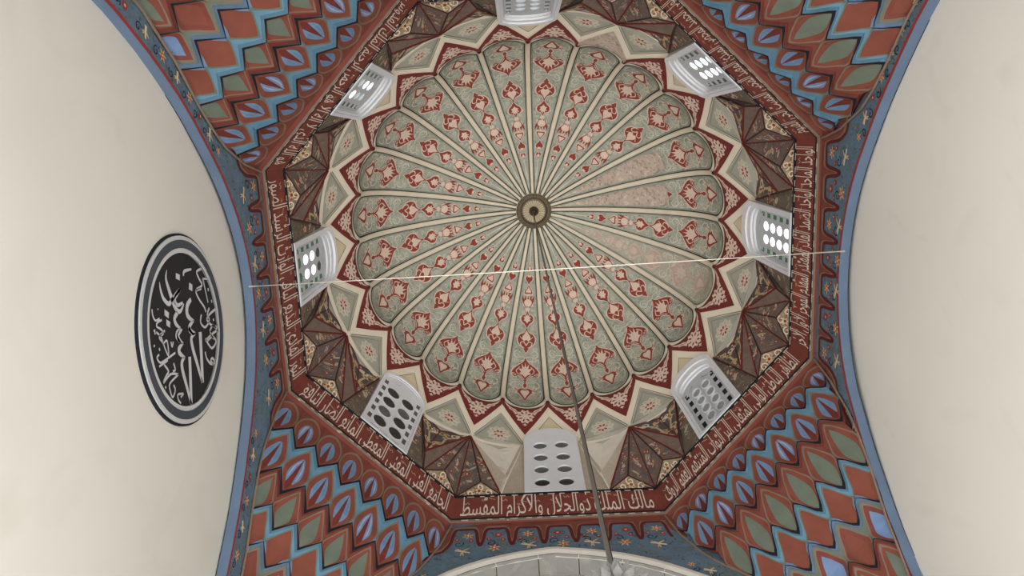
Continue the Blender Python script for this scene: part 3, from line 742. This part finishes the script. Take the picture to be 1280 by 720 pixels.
def gore_panel(ground, line, redzone=True, red='dred', flow='pink'):
    a = Art(FD)
    # cream rib ground above the red zone
    half = panel_outline(.06, 1.30)
    # triangulated row by row so it follows the trough
    rows = [(0, half[0][1])] + half[1:]
    nb = 6; vs = []
    for w, s in rows:
        for j in range(nb + 1): vs.append(FD(w * (2 * j / nb - 1), s if j in (0, nb) or True else s, .006))
    a.add(vs, [(i * (nb + 1) + j, i * (nb + 1) + j + 1, (i + 1) * (nb + 1) + j + 1, (i + 1) * (nb + 1) + j) for i in range(len(rows) - 1) for j in range(nb)], ground)
    a.stroke([(-x, y) for x, y in half[::-1]] + half[1:], .038, line, .010)
    h2 = panel_outline(.10, 1.36, 6.9)
    a.stroke([(-x, y) for x, y in h2[::-1]] + h2[1:], .012, 'sage_d', .009)
    # ribs' outer scallop edge and red zone
    sc_ = scallop(); W1 = gw_(1.5)
    if redzone:
        arc = sc_[::-1] + [(-x, y) for x, y in sc_[1:]]
        pts = [(0, .34), (gw_(.85) * .5, .80), (gw_(1.3), 1.27)] + [(W1, 1.54)] + arc[1:-1] + [(-W1, 1.54), (-gw_(1.3), 1.27), (-gw_(.85) * .5, .80)]
        a.poly(pts, red, .007, sub=.12, step=.12)
        # lacy white flowers on the red
        q_ = [2 * PI * i / 40 for i in range(40)]
        a.poly([(.17 * (1 + .13 * C(10 * q)) * C(q), .93 + .21 * (1 + .13 * C(10 * q)) * S(q)) for q in q_], flow, .011)
        for j in range(8):
            an = 2 * PI * j / 8 + .2; a.poly(xf(ell(0, 0, .022, .045, 6), .105 * C(an), .93 + .13 * S(an), 1, 1, an - PI / 2), red, .014)
        a.poly(ell(0, .93, .045, .055, 8), red, .014); a.poly(ell(0, .93, .022, .026, 6), flow, .017)
        a.poly(star(0, .66, .05, .025, 4), flow, .011)
        for s_ in (-1, 1):
            a.poly([(s_ * x, y) for x, y in [(.13, 1.04), (.2, .98), (.26, 1.10), (.34, 1.16), (.30, 1.22), (.2, 1.16)]], flow, .011)
            a.stroke([(s_ * x, y) for x, y in [(.27, 1.16), (.36, 1.27), (.43, 1.40)]], [.06, .04, .012], flow, .011)
            a.stroke([(s_ * .16, 1.05), (s_ * .30, 1.18)], .014, red, .014)
    # rib edge on the scallop
    arc = sc_[::-1] + [(-x, y) for x, y in sc_[1:]]
    a.stroke(arc, .022, 'gline', .012)
    return a.mesh('gore_panel')
def gore_art(red, pale, cream, lt, dk):
    a = Art(FD)
    def blob(half, cx, cy, sx, sy, col, grow=.028, n=.014):
        o = sym(smooth(half, 3)); 
        gx = 1 + grow / max(abs(p[0]) * sx for p in half); gy = 1 + grow / (.5 * (max(p[1] for p in half) - min(p[1] for p in half)) * sy)
        st_ = .09 if sx > .2 else None
        a.poly(xf(o, cx, cy, sx * gx, sy * gy), pale, n, step=st_); a.poly(xf(o, cx, cy, sx, sy), col, n + .004, step=st_)
    spade = [(0, .5), (.13, .3), (.38, .14), (.5, -.08), (.36, -.3), (.12, -.3), (.06, -.42), (0, -.5)]
    palm = [(0, .5), (.08, .36), (.24, .24), (.40, .10), (.49, -.06), (.48, -.22), (.38, -.27), (.3, -.2), (.2, -.2), (.12, -.3), (.05, -.42), (0, -.5)]
    dia = [(0, .5), (.12, .3), (.36, .2), (.47, .04), (.40, -.14), (.2, -.26), (.08, -.4), (0, -.5)]
    heart = [(0, .5), (.2, .2), (.42, -.02), (.46, -.26), (.24, -.42), (0, -.34)]
    fan5 = [(0, .5), (.07, .2), (.26, .42), (.2, .12), (.44, .14), (.26, -.08), (.4, -.2), (.14, -.3), (0, -.48)]
    # pale scrolls behind
    rnd = random.Random(3)
    for s in [1.55 + .22 * i for i in range(20)]:
        hw = gw_(s) - .15
        if hw < .1: continue
        for s_ in (-1, 1):
            for f in ((.86, .5) if hw > .25 else (.8,)):
                x = s_ * hw * f + rnd.uniform(-.02, .02); r = min(.085, hw * .3)
                a.stroke(spiral(x, s + rnd.uniform(-.06, .06), r, 1.15, rnd.random() * 6, s_, 10), .017, lt if rnd.random() < .62 else dk, .010)
    # lotus near the rim
    for s_ in (-1, 1):
        a.stroke([(x * s_, y) for x, y in smooth([(0, 2.42), (.12, 2.5), (.26, 2.42), (.31, 2.22), (.22, 2.08), (.17, 2.2), (.22, 2.28)], 4)], .024, lt, .012)
        a.stroke([(x * s_, y) for x, y in smooth([(.05, 1.72), (.2, 1.62), (.33, 1.74), (.34, 1.95), (.27, 2.0)], 4)], .022, lt, .012)
        a.poly([(x * s_, y) for x, y in smooth([(.06, 2.12), (.16, 2.10), (.26, 2.20), (.25, 2.06), (.16, 1.99), (.22, 1.90), (.13, 1.88), (.08, 1.95)], 3, True)], pale, .013)
        a.poly([(x * s_, y) for x, y in smooth([(.07, 2.09), (.16, 2.07), (.22, 2.13), (.21, 2.05), (.14, 1.99), (.17, 1.92), (.12, 1.91), (.08, 1.97)], 3, True)], red, .016)
        a.stroke([(x * s_, y) for x, y in smooth([(0, 3.45), (.1, 3.5), (.2, 3.42), (.27, 3.55), (.2, 3.68), (.12, 3.62)], 4)], .022, lt, .012)
        a.stroke([(x * s_, y) for x, y in smooth([(.02, 3.4), (.16, 3.32), (.28, 3.38), (.3, 3.25)], 4)], .02, lt, .012)
    a.stroke([(0, 2.2), (0, 2.6)], .03, red, .013)
    blob([(x, -y) for x, y in heart[::-1]], 0, 1.9, .32, .62, red); a.poly(xf(sym(smooth([(x, -y) for x, y in heart[::-1]], 3)), 0, 1.9, .2, .42), cream, .022)
    blob([(0, .5), (.3, .1), (.2, -.3), (0, -.5)], 0, 2.33, .13, .26, red, .02)
    # big palmette
    blob(palm, 0, 2.97, .60, .98, red, .035)
    for s_ in (-1, 1):
        a.stroke(spiral(s_ * .235, 2.80, .062, 1.1, 1.5 if s_ > 0 else PI - 1.5, -s_, 10), .022, pale, .022)
        a.stroke([(x * s_, y) for x, y in smooth([(.02, 2.6), (.08, 2.76), (.15, 2.84), (.2, 2.98), (.12, 3.14)], 4)], .02, pale, .022)
    a.poly(xf(sym(smooth(fan5, 2)), 0, 3.0, .34, .62), cream, .022, step=.09)
    for s_ in (-.5, 0, .5): a.stroke([(0, 2.86), (s_ * .16, 3.1 - abs(s_) * .06)], .010, pale if s_ else lt, .025)
    # second flower
    blob(dia, 0, 4.02, .42, .80, red); a.poly(xf(sym(smooth(heart, 3)), 0, 4.16, .2, .34), cream, .022)
    for s_ in (-1, 1):
        a.stroke([(x * s_, y) for x, y in smooth([(0, 3.86), (.06, 3.98), (.13, 3.94), (.11, 3.84), (.04, 3.78)], 3)], .022, cream, .022)
        a.stroke([(x * s_, y) for x, y in [(.04, 4.0), (.15, 4.12)]], .016, cream, .022)
    # small diamond, bud, fan, heart, diamond, tip
    blob(dia, 0, 4.64, .30, .50, red); a.poly(xf(sym(smooth(fan5, 2)), 0, 4.67, .21, .32), cream, .022)
    a.poly(ell(0, 4.93, .055, .07, 10), cream, .016)
    for q in (-.5, -.25, 0, .25, .5):
        a.poly(xf([(0, .5), (.12, .1), (0, -.5), (-.12, .1)], q * .2, 5.14, .26, .38, -q * .5), red, .018)
    a.poly(xf(sym(smooth(spade, 3)), 0, 5.14, .26, .44), pale, .013)
    blob(heart, 0, 5.46, .2, .32, red, .02); a.poly(xf(sym(smooth(heart, 3)), 0, 5.46, .14, .23), cream, .022)
    blob(dia, 0, 5.80, .18, .32, red, .018); a.poly(ell(0, 5.83, .045, .08, 8), cream, .022)
    blob(heart, 0, 6.1, .12, .22, red, .015); a.poly(ell(0, 6.1, .03, .055, 8), cream, .022)
    a.stroke([(0, 6.22), (0, 6.8)], [.012, .028], lt, .012)
    return a.mesh('gore_ornament')
panel_me = gore_panel('sage', 'gline'); art_me = gore_art('ored', 'pink', 'pink', 'sage_l', 'sage_d')
fpanel_me = gore_panel('f_sage', 'sage_d'); fart_me = gore_art('f_red', 'f_pink', 'f_pink', 'sage_l', 'f_pink')
wpanel_me = gore_panel('sage', 'gline', red='worn', flow='f_pink')
# rib: raised cream moulding on the gore joint (angle 0 = on the joint)
b = MB(); b.smooth = True; prof = [(-.05, 0), (-.035, .024), (0, .034), (.035, .024), (.05, 0)]; vs = []; rs = [1.47 + (7.4 - 1.47) * i / 30 for i in range(31)]
for s in rs:
    r, z, nr, nz = dprof(s); k = min(1, .55 + .45 * r / 2.2); k = min(k, r * PHI0 / .08)
    for x, d in prof:
        rr = r - nr * (d * .8 + .002); ph = x * k / r; vs.append((rr * S(ph), -rr * C(ph), z - nz * (d * .8 + .002)))
b.add(vs, [(i * 5 + j, i * 5 + j + 1, (i + 1) * 5 + j + 1, (i + 1) * 5 + j) for i in range(30) for j in range(4)], 'rib')
rib_me = b.mesh('rib')
for i in range(24):
    ang = 7.5 + 15 * i; z = math.radians(ang)
    g = link(bpy.data.objects.new('gore', gore_me), dome); g.rotation_euler.z = z
    faded = ang == 112.5
    pn = link(bpy.data.objects.new('gore_panel', fpanel_me if faded else wpanel_me if ang == 22.5 else panel_me), g)
    og = link(bpy.data.objects.new('gore_ornament', fart_me if faded else art_me), g)
    rb = link(bpy.data.objects.new('rib', rib_me), dome); rb.rotation_euler.z = math.radians(15 * i)
    if ang in (67.5, 82.5):
        a = Art(FD); rnd = random.Random(int(ang)); half = []
        s0 = 3.62 if ang == 67.5 else 3.75
        L = []; Rr_ = []
        for j in range(26):
            s = s0 + (7.2 - s0) * j / 25; w = max(.01, gw_(s) - .10); L.append((-w * (1 if j > 2 else .8) + rnd.uniform(0, .03), s)); Rr_.append((w * (1 if j > 2 else .8) - rnd.uniform(0, .03), s))
        vs = []; 
        for (x0, s), (x1, _) in zip(L, Rr_):
            for q in range(7): vs.append(FD(x0 + (x1 - x0) * q / 6, s + (rnd.uniform(-.03, .03) if s < s0 + .01 else 0), .036))
        a.add(vs, [(r_ * 7 + q, r_ * 7 + q + 1, r_ * 7 + q + 8, r_ * 7 + q + 7) for r_ in range(25) for q in range(6)], 'worn')
        a.build('worn_patch', g)
# --- zigzag panels centred on the ribs
def FZ(x, s, d):
    r, z, nr, nz = dprof(s); ph = x / r; rr = r - nr * d; return Vector((rr * S(ph), -rr * C(ph), z - nz * d))
def rhomb_mesh():
    a = Art(FZ); w = gw_(0) * 2 / 2
    a.poly([(-w * .94, .03), (w * .94, .03), (0, .93)], 'rhomb', .006, sub=.1, step=.12)
    a.stroke([(-w * .93, .08), (0, .95), (w * .93, .08)], .018, 'sage_d', .009)
    a.stroke([(-w * .88, .05), (0, .78), (w * .88, .05)], .014, 'sage_d', .009)
    rosette(a, 0, .27, .22)
    return a.mesh('rhombus_panel')
def wtri_mesh():
    a = Art(FZ); w = gw_(0)
    a.poly([(-w * .94, .03), (w * .94, .03), (0, .90)], 'tri', .006, sub=.1, step=.12)
    a.stroke([(-w * .93, .05), (0, .92), (w * .93, .05)], .018, 'sage_d', .009)
    return a.mesh('window_head_panel')
rh, wt = rhomb_mesh(), wtri_mesh()
for i in range(24):
    o = link(bpy.data.objects.new('window_head_panel' if i % 3 == 0 else 'rhombus_panel', wt if i % 3 == 0 else rh), dome); o.rotation_euler.z = math.radians(15 * i)
b = MB(); b.add([(0, 0, 7.80)] + [(.75 * S(2 * PI * j / 24), -.75 * C(2 * PI * j / 24), 7.72) for j in range(24)], [(0, 1 + j, 1 + (j + 1) % 24) for j in range(24)], 'cream'); b.build('dome_cap', dome)

# ------------------------------------------------------------------ bronze boss at the apex
boss = tag(empty('ceiling_boss', (.03, 0, H + 7.66)), 'round fluted bronze boss at the centre of the dome', 'boss')
b = MB(); b.smooth = False; b.lathe([(0, .02), (.40, .02), (.43, -.01), (.43, -.05), (.40, -.075), (.37, -.06), (.36, -.05), (.0, -.05)], 'bronze', 48); b.build('disc', boss)
b = MB(); b.lathe([(.335, -.05), (.345, -.085), (.30, -.10), (.29, -.05)], 'bronze_d', 48); b.build('ring', boss)
for j in range(28):
    q = 2 * PI * j / 28; a = Art(lambda x, y, d: Vector((x, y, -.055 - d)))
    d_ = (C(q), S(q)); pts = xf([(.12, -.008), (.12, .008), (.25, .022), (.27, 0), (.25, -.022)], 0, 0, 1, 1, q)
    b = MB(); b.add([(x, y, -.05) for x, y in pts] + [(x, y, -.085) for x, y in pts], [(5, 6, 7, 8, 9)] + [(k, (k + 1) % 5, 5 + (k + 1) % 5, 5 + k) for k in range(5)], 'bronze_l'); b.build('flute', boss)
    pts = ell(.385 * C(q + .11), .385 * S(q + .11), .022, n=6); b = MB(); b.add([(x, y, -.06) for x, y in pts] + [(x, y, -.085) for x, y in pts], [tuple(range(6, 12))] + [(k, (k + 1) % 6, 6 + (k + 1) % 6, 6 + k) for k in range(6)], 'bronze_d'); b.build('bead', boss)
b = MB(); b.lathe([(.115, -.05), (.11, -.10), (.07, -.13), (.06, -.10), (.04, -.12), (.02, -.16), (0, -.165)], 'bronze_d', 24); b.build('hub', boss)

# ------------------------------------------------------------------ chandelier on its rod
zc = H - 7.90
ch = tag(empty('chandelier', (0, 0, zc)), 'cut-crystal chandelier hanging on a long grey rod from the dome', 'chandelier')
b = MB(); b.tube([(0, 0, H + 7.55 - zc), (0, 0, .05)], .012, 'rod', 8)
b.build('rod', ch)
b = MB(); b.tube([(.013, 0, H + 7.55 - zc), (.013, 0, .1)], .004, 'ink', 5); b.build('power_cable', ch)
b = MB(); b.lathe([(0, .1), (.016, .1), (.02, .02), (.035, -.0), (.03, -.05), (.06, -.1), (.03, -.16), (.03, -1.5), (.09, -1.58), (.12, -1.66), (.05, -1.74), (.02, -1.8), (0, -1.82)], 'steel', 20); b.smooth = True; b.build('stem', ch)
def leafdrop(root, c, d, up, l, w, key='crystal', name='crystal_drop'):
    c, d, up = Vector(c), Vector(d).normalized(), Vector(up); sd = d.cross(up).normalized() * w; nn = sd.normalized().cross(d) * w * .5
    b = MB(); b.add([c, c + d * l * .55 + sd, c + d * l, c + d * l * .55 - sd, c + d * l * .5 + nn, c + d * l * .5 - nn], [(0, 1, 4), (1, 2, 4), (2, 3, 4), (3, 0, 4), (1, 0, 5), (2, 1, 5), (3, 2, 5), (0, 3, 5)], key); b.build(name, root)
for tier, (r0, zz_, nn_, l, w, tilt) in enumerate([(.02, .015, 10, .085, .018, .75), (.05, -.04, 14, .10, .02, .35), (.07, -.1, 16, .12, .022, -.2), (.09, -1.56, 16, .16, .026, .3)]):
    for j in range(nn_):
        q = 2 * PI * (j + .5 * (tier % 2)) / nn_; leafdrop(ch, (r0 * C(q), r0 * S(q), zz_), (C(q), S(q), tilt), (0, 0, 1), l, w)
for j in range(8):
    q = 2 * PI * j / 8; pt = [(.04, -1.3), (.16, -1.42), (.3, -1.44), (.42, -1.36), (.45, -1.28)]
    b = MB(); b.tube([(r * C(q), r * S(q), z) for r, z in smooth(pt, 3)], .012, 'steel', 6); ar = b.build('arm', ch)
    b = MB(); b.lathe([(0, -1.29), (.05, -1.28), (.055, -1.265), (.015, -1.26), (.015, -1.17), (0, -1.17)], 'steel', 12, (.45 * C(q), .45 * S(q), 0)); b.build('candle_cup', ar)
    b = MB(); b.lathe([(0, -1.17), (.018, -1.15), (.02, -1.125), (.008, -1.09), (0, -1.075)], 'bulb', 10, (.45 * C(q), .45 * S(q), 0)); b.build('bulb', ar)
    leafdrop(ch, (.45 * C(q), .45 * S(q), -1.3), (0, 0, -1), (C(q), S(q), 0), .12, .022)
    leafdrop(ch, (.25 * C(q), .25 * S(q), -1.46), (0, 0, -1), (C(q), S(q), 0), .1, .02)

# ------------------------------------------------------------------ thin wire across the room
w0_, w1_ = Vector((-4.06, -.15, -.88)), Vector((4.06, -.12, -.75))
wr = tag(empty('tie_wire', (0, 0, H)), 'thin pale wire stretched across the room between the two cream walls', 'wire')
b = MB(); b.tube([w0_ + (w1_ - w0_) * q / 12 + Vector((0, 0, -.05 * S(PI * q / 12))) for q in range(13)], .006, 'wire', 6); b.build('strand', wr)
for p_, d_ in ((w0_, 1), (w1_, -1)):
    b = MB(); b.tube([p_, p_ + Vector((d_ * .12, 0, 0))], [.016, .008], 'wire', 8); b.build('anchor', wr)
b = MB(); b.tube([w1_ + Vector((-.12, 0, 0)), w1_ + (w0_ - w1_) * .085], .009, 'wire', 6); b.build('turnbuckle', wr)

# ------------------------------------------------------------------ calligraphy medallion on the left wall
MX = -(WP + .13)
md = tag(empty('calligraphy_medallion', (MX, -.06, H - 2.75)), 'round black medallion with silver Arabic calligraphy on the cream wall', 'medallion')
def FM(x, y, d): return Vector((d, x, y))          # x to the right when facing the wall, y up
RM = 1.075
for r0, r1, d0, d1, k, nm in ((0, .83, 0, .03, 'black', 'field'), (.83, .88, 0, .05, 'silver', 'inner_ring'), (.88, .97, 0, .055, 'slate', 'rim'), (.97, 1.015, 0, .05, 'silver', 'outer_ring'), (1.015, 1.04, 0, .035, 'ink', 'edge')):
    b = MB(); vs = []; fs = []; nn_ = 72
    for j in range(nn_):
        q = 2 * PI * j / nn_
        for r, d in ((r0 * RM / 1.04, d1), (r1 * RM / 1.04, d1), (r1 * RM / 1.04, d0)): vs.append(FM(r * C(q), r * S(q), d))
    for j in range(nn_):
        k2 = (j + 1) % nn_; fs += [(3 * j, 3 * j + 1, 3 * k2 + 1, 3 * k2), (3 * j + 1, 3 * j + 2, 3 * k2 + 2, 3 * k2 + 1)]
    if r0 == 0: fs = [f for f in fs if True]
    b.add(vs, fs, k); b.build(nm, md)
STROKES = [[(-0.72,-0.23,0.012),(-0.636,-0.281,0.053),(-0.513,-0.254,0.078),(-0.385,-0.211,0.091),(-0.268,-0.159,0.08),(-0.223,-0.067,0.063),(-0.281,0.044,0.026)],[(-0.63,-0.432,0.011),(-0.552,-0.438,0.046),(-0.444,-0.404,0.064),(-0.363,-0.306,0.071),(-0.392,-0.208,0.067),(-0.428,-0.103,0.062),(-0.455,0.002,0.064)],[(-0.455,0.002,0.064),(-0.386,-0.151,0.068),(-0.303,-0.113,0.062),(-0.301,0.023,0.039)],[(-0.226,-0.14,0.074),(-0.181,-0.23,0.079),(-0.108,-0.209,0.067),(-0.043,-0.12,0.025)],[(-0.043,-0.12,0.025),(-0.025,-0.211,0.067),(0.026,-0.243,0.073),(0.119,-0.16,0.025)],[(-0.289,0.24,0.068),(-0.246,0.127,0.092),(-0.162,0.086,0.092),(-0.09,0.136,0.073),(-0.038,0.235,0.027)],[(-0.038,0.235,0.027),(-0.014,0.116,0.079),(0.041,0.089,0.079),(0.117,0.179,0.027)],[(-0.582,0.14,0.033),(-0.628,0.181,0.046),(-0.616,0.368,0.028)],[(0.134,-0.116,0.027),(0.155,-0.227,0.08),(0.21,-0.236,0.08),(0.294,-0.127,0.034)],[(-0.022,-0.091,0.027),(0.005,-0.203,0.08),(0.066,-0.203,0.08),(0.134,-0.116,0.027)],[(0.288,-0.144,0.054),(0.323,-0.22,0.08),(0.419,-0.232,0.087),(0.582,-0.199,0.074),(0.838,-0.152,0.055)],[(0.32,-0.014,0.091),(0.572,-0.08,0.09),(0.844,-0.158,0.082)],[(0.005,0.071,0.071),(0.063,0.129,0.072),(0.111,0.22,0.037)],[(0.111,0.22,0.037),(0.132,0.1,0.079),(0.269,0.099,0.086),(0.438,0.143,0.08),(0.704,0.203,0.059)],[(0.129,0.349,0.106),(0.412,0.284,0.098),(0.708,0.214,0.089)],[(0.387,0.403,0.035),(0.471,0.416,0.035),(0.559,0.493,0.036),(0.596,0.582,0.036),(0.572,0.622,0.037),(0.52,0.574,0.036),(0.535,0.515,0.036),(0.596,0.582,0.036)],[(0.242,0.456,0.035),(0.399,0.596,0.036),(0.361,0.746,0.037),(0.274,0.665,0.037),(0.283,0.506,0.035)],[(0.266,0.447,0.035),(0.241,0.677,0.037),(0.242,0.883,0.038)],[(0.185,0.608,0.032),(0.26,0.647,0.033),(0.31,0.696,0.033)],[(-0.573,0.638,0.037),(-0.56,0.498,0.036),(-0.473,0.532,0.036),(-0.381,0.588,0.037),(-0.358,0.406,0.035),(-0.251,0.444,0.035),(-0.128,0.555,0.036),(-0.054,0.588,0.037)],[(-0.46,0.636,0.029),(-0.147,0.683,0.03)],[(-0.453,0.634,0.029),(-0.408,0.84,0.031),(-0.438,0.83,0.031)],[(-0.358,0.406,0.035),(-0.347,0.556,0.036)],[(-0.023,0.887,0.039),(-0.001,0.67,0.037),(0.043,0.581,0.037),(0.141,0.7,0.038),(0.21,0.865,0.039)],[(-0.056,0.45,0.036),(0.029,0.4,0.035),(0.114,0.507,0.036),(0.06,0.647,0.037),(-0.015,0.614,0.037),(-0.077,0.698,0.038)],[(0.196,0.597,0.033),(0.151,0.738,0.034),(0.264,0.845,0.035)],[(-0.156,0.789,0.035),(-0.121,0.796,0.035)],[(-0.315,0.744,0.038),(-0.274,0.741,0.038)],[(0.074,0.767,0.038),(0.104,0.768,0.038)],[(-0.395,-0.683,0.027),(-0.326,-0.687,0.027),(-0.266,-0.648,0.027),(-0.265,-0.558,0.028)],[(-0.239,-0.515,0.028),(-0.236,-0.614,0.028),(-0.2,-0.641,0.027),(-0.152,-0.567,0.028),(-0.097,-0.525,0.028),(-0.09,-0.604,0.028)],[(-0.185,-0.714,0.024),(-0.162,-0.71,0.024)],[(-0.373,-0.561,0.025),(-0.358,-0.557,0.025)],[(-0.148,-0.671,0.027),(-0.081,-0.597,0.027),(-0.011,-0.571,0.027),(-0.089,-0.627,0.027),(-0.113,-0.485,0.028)],[(-0.011,-0.571,0.027),(0.163,-0.496,0.028),(0.002,-0.474,0.028),(0.008,-0.561,0.027)],[(0.088,-0.688,0.027),(0.103,-0.742,0.026),(0.159,-0.712,0.026),(0.182,-0.638,0.027),(0.175,-0.335,0.029)],[(0.205,-0.728,0.026),(0.201,-0.527,0.028)],[(0.22,-0.618,0.03),(0.314,-0.549,0.031),(0.342,-0.61,0.03),(0.393,-0.694,0.03),(0.359,-0.513,0.031),(0.42,-0.339,0.032)],[(0.42,-0.339,0.029),(0.447,-0.561,0.028),(0.53,-0.579,0.028),(0.606,-0.547,0.028),(0.553,-0.468,0.028),(0.489,-0.488,0.028)],[(0.655,-0.3,0.03),(0.621,-0.427,0.029),(0.682,-0.431,0.029),(0.735,-0.388,0.029)],[(0.657,-0.294,0.03),(0.671,-0.372,0.029)],[(0.033,-0.392,0.029),(0.092,-0.384,0.029),(0.048,-0.341,0.029)],[(-0.03,-0.744,0.026),(-0.023,-0.772,0.026)],[(0.27,-0.411,0.029),(0.348,-0.396,0.029),(0.345,-0.455,0.028)],[(0.024,-0.666,0.03),(0.054,-0.66,0.03)],[(0.441,-0.671,0.03),(0.466,-0.659,0.03)],[(-0.186,-0.697,0.026),(-0.133,-0.702,0.026)]]
DIAMONDS = [[(-0.649,-0.032),(-0.611,0.056),(-0.55,0.035),(-0.59,-0.053)],[(-0.481,0.258),(-0.442,0.332),(-0.369,0.306),(-0.41,0.225)],[(-0.332,-0.421),(-0.274,-0.334),(-0.214,-0.361),(-0.271,-0.439)],[(-0.221,-0.416),(-0.171,-0.337),(-0.112,-0.365),(-0.16,-0.434)]]
a = Art(FM)
for st in STROKES:
    small = max(p[2] for p in st) < .05
    q = smooth(st, 4)
    ws = [min(p[2], .16) * (.75 if not small else .85) for p in q]
    a.stroke([(p[0], p[1]) for p in q], ws, 'silver', .036)
for dm in DIAMONDS: a.poly(dm, 'silver', .036)
a.build('calligraphy', md)

# ------------------------------------------------------------------ the octagon is not quite regular: shift its corners a few centimetres
CORN = {22.5: (0, 0), 67.5: (-.024, .014), 112.5: (-.071, -.008), 157.5: (.036, .048), 202.5: (-.052, .002), 247.5: (.010, .03), 292.5: (.043, -.005), 337.5: (0, 0)}
def shift(x, y, z):
    r = math.hypot(x, y); wz = 1 if -1 < z < .9 else max(0, (2.5 - z) / 1.6) if z >= .9 else max(0, (z + 3) / 2)
    if wz == 0 or r < 3: return 0, 0
    th = math.degrees(math.atan2(x, -y)) % 360; k = math.floor((th - 22.5) / 45) * 45 + 22.5; u = math.tan(math.radians(th - k - 22.5)) / math.tan(PI / 8) * .5 + .5
    a_, b_ = CORN[k % 360], CORN[(k + 45) % 360]
    return tuple((a_[i] + (b_[i] - a_[i]) * u) * wz for i in (0, 1))
for o in list(COL.objects):
    top = o
    while top.parent: top = top.parent
    if o.type == 'MESH' and top.name.split('.')[0].split('_')[0] in ('inscription', 'drum', 'window', 'pendentive', 'wall') and o.data.users == 1:
        for v in o.data.vertices:
            dx, dy = shift(*v.co); v.co.x += dx; v.co.y += dy
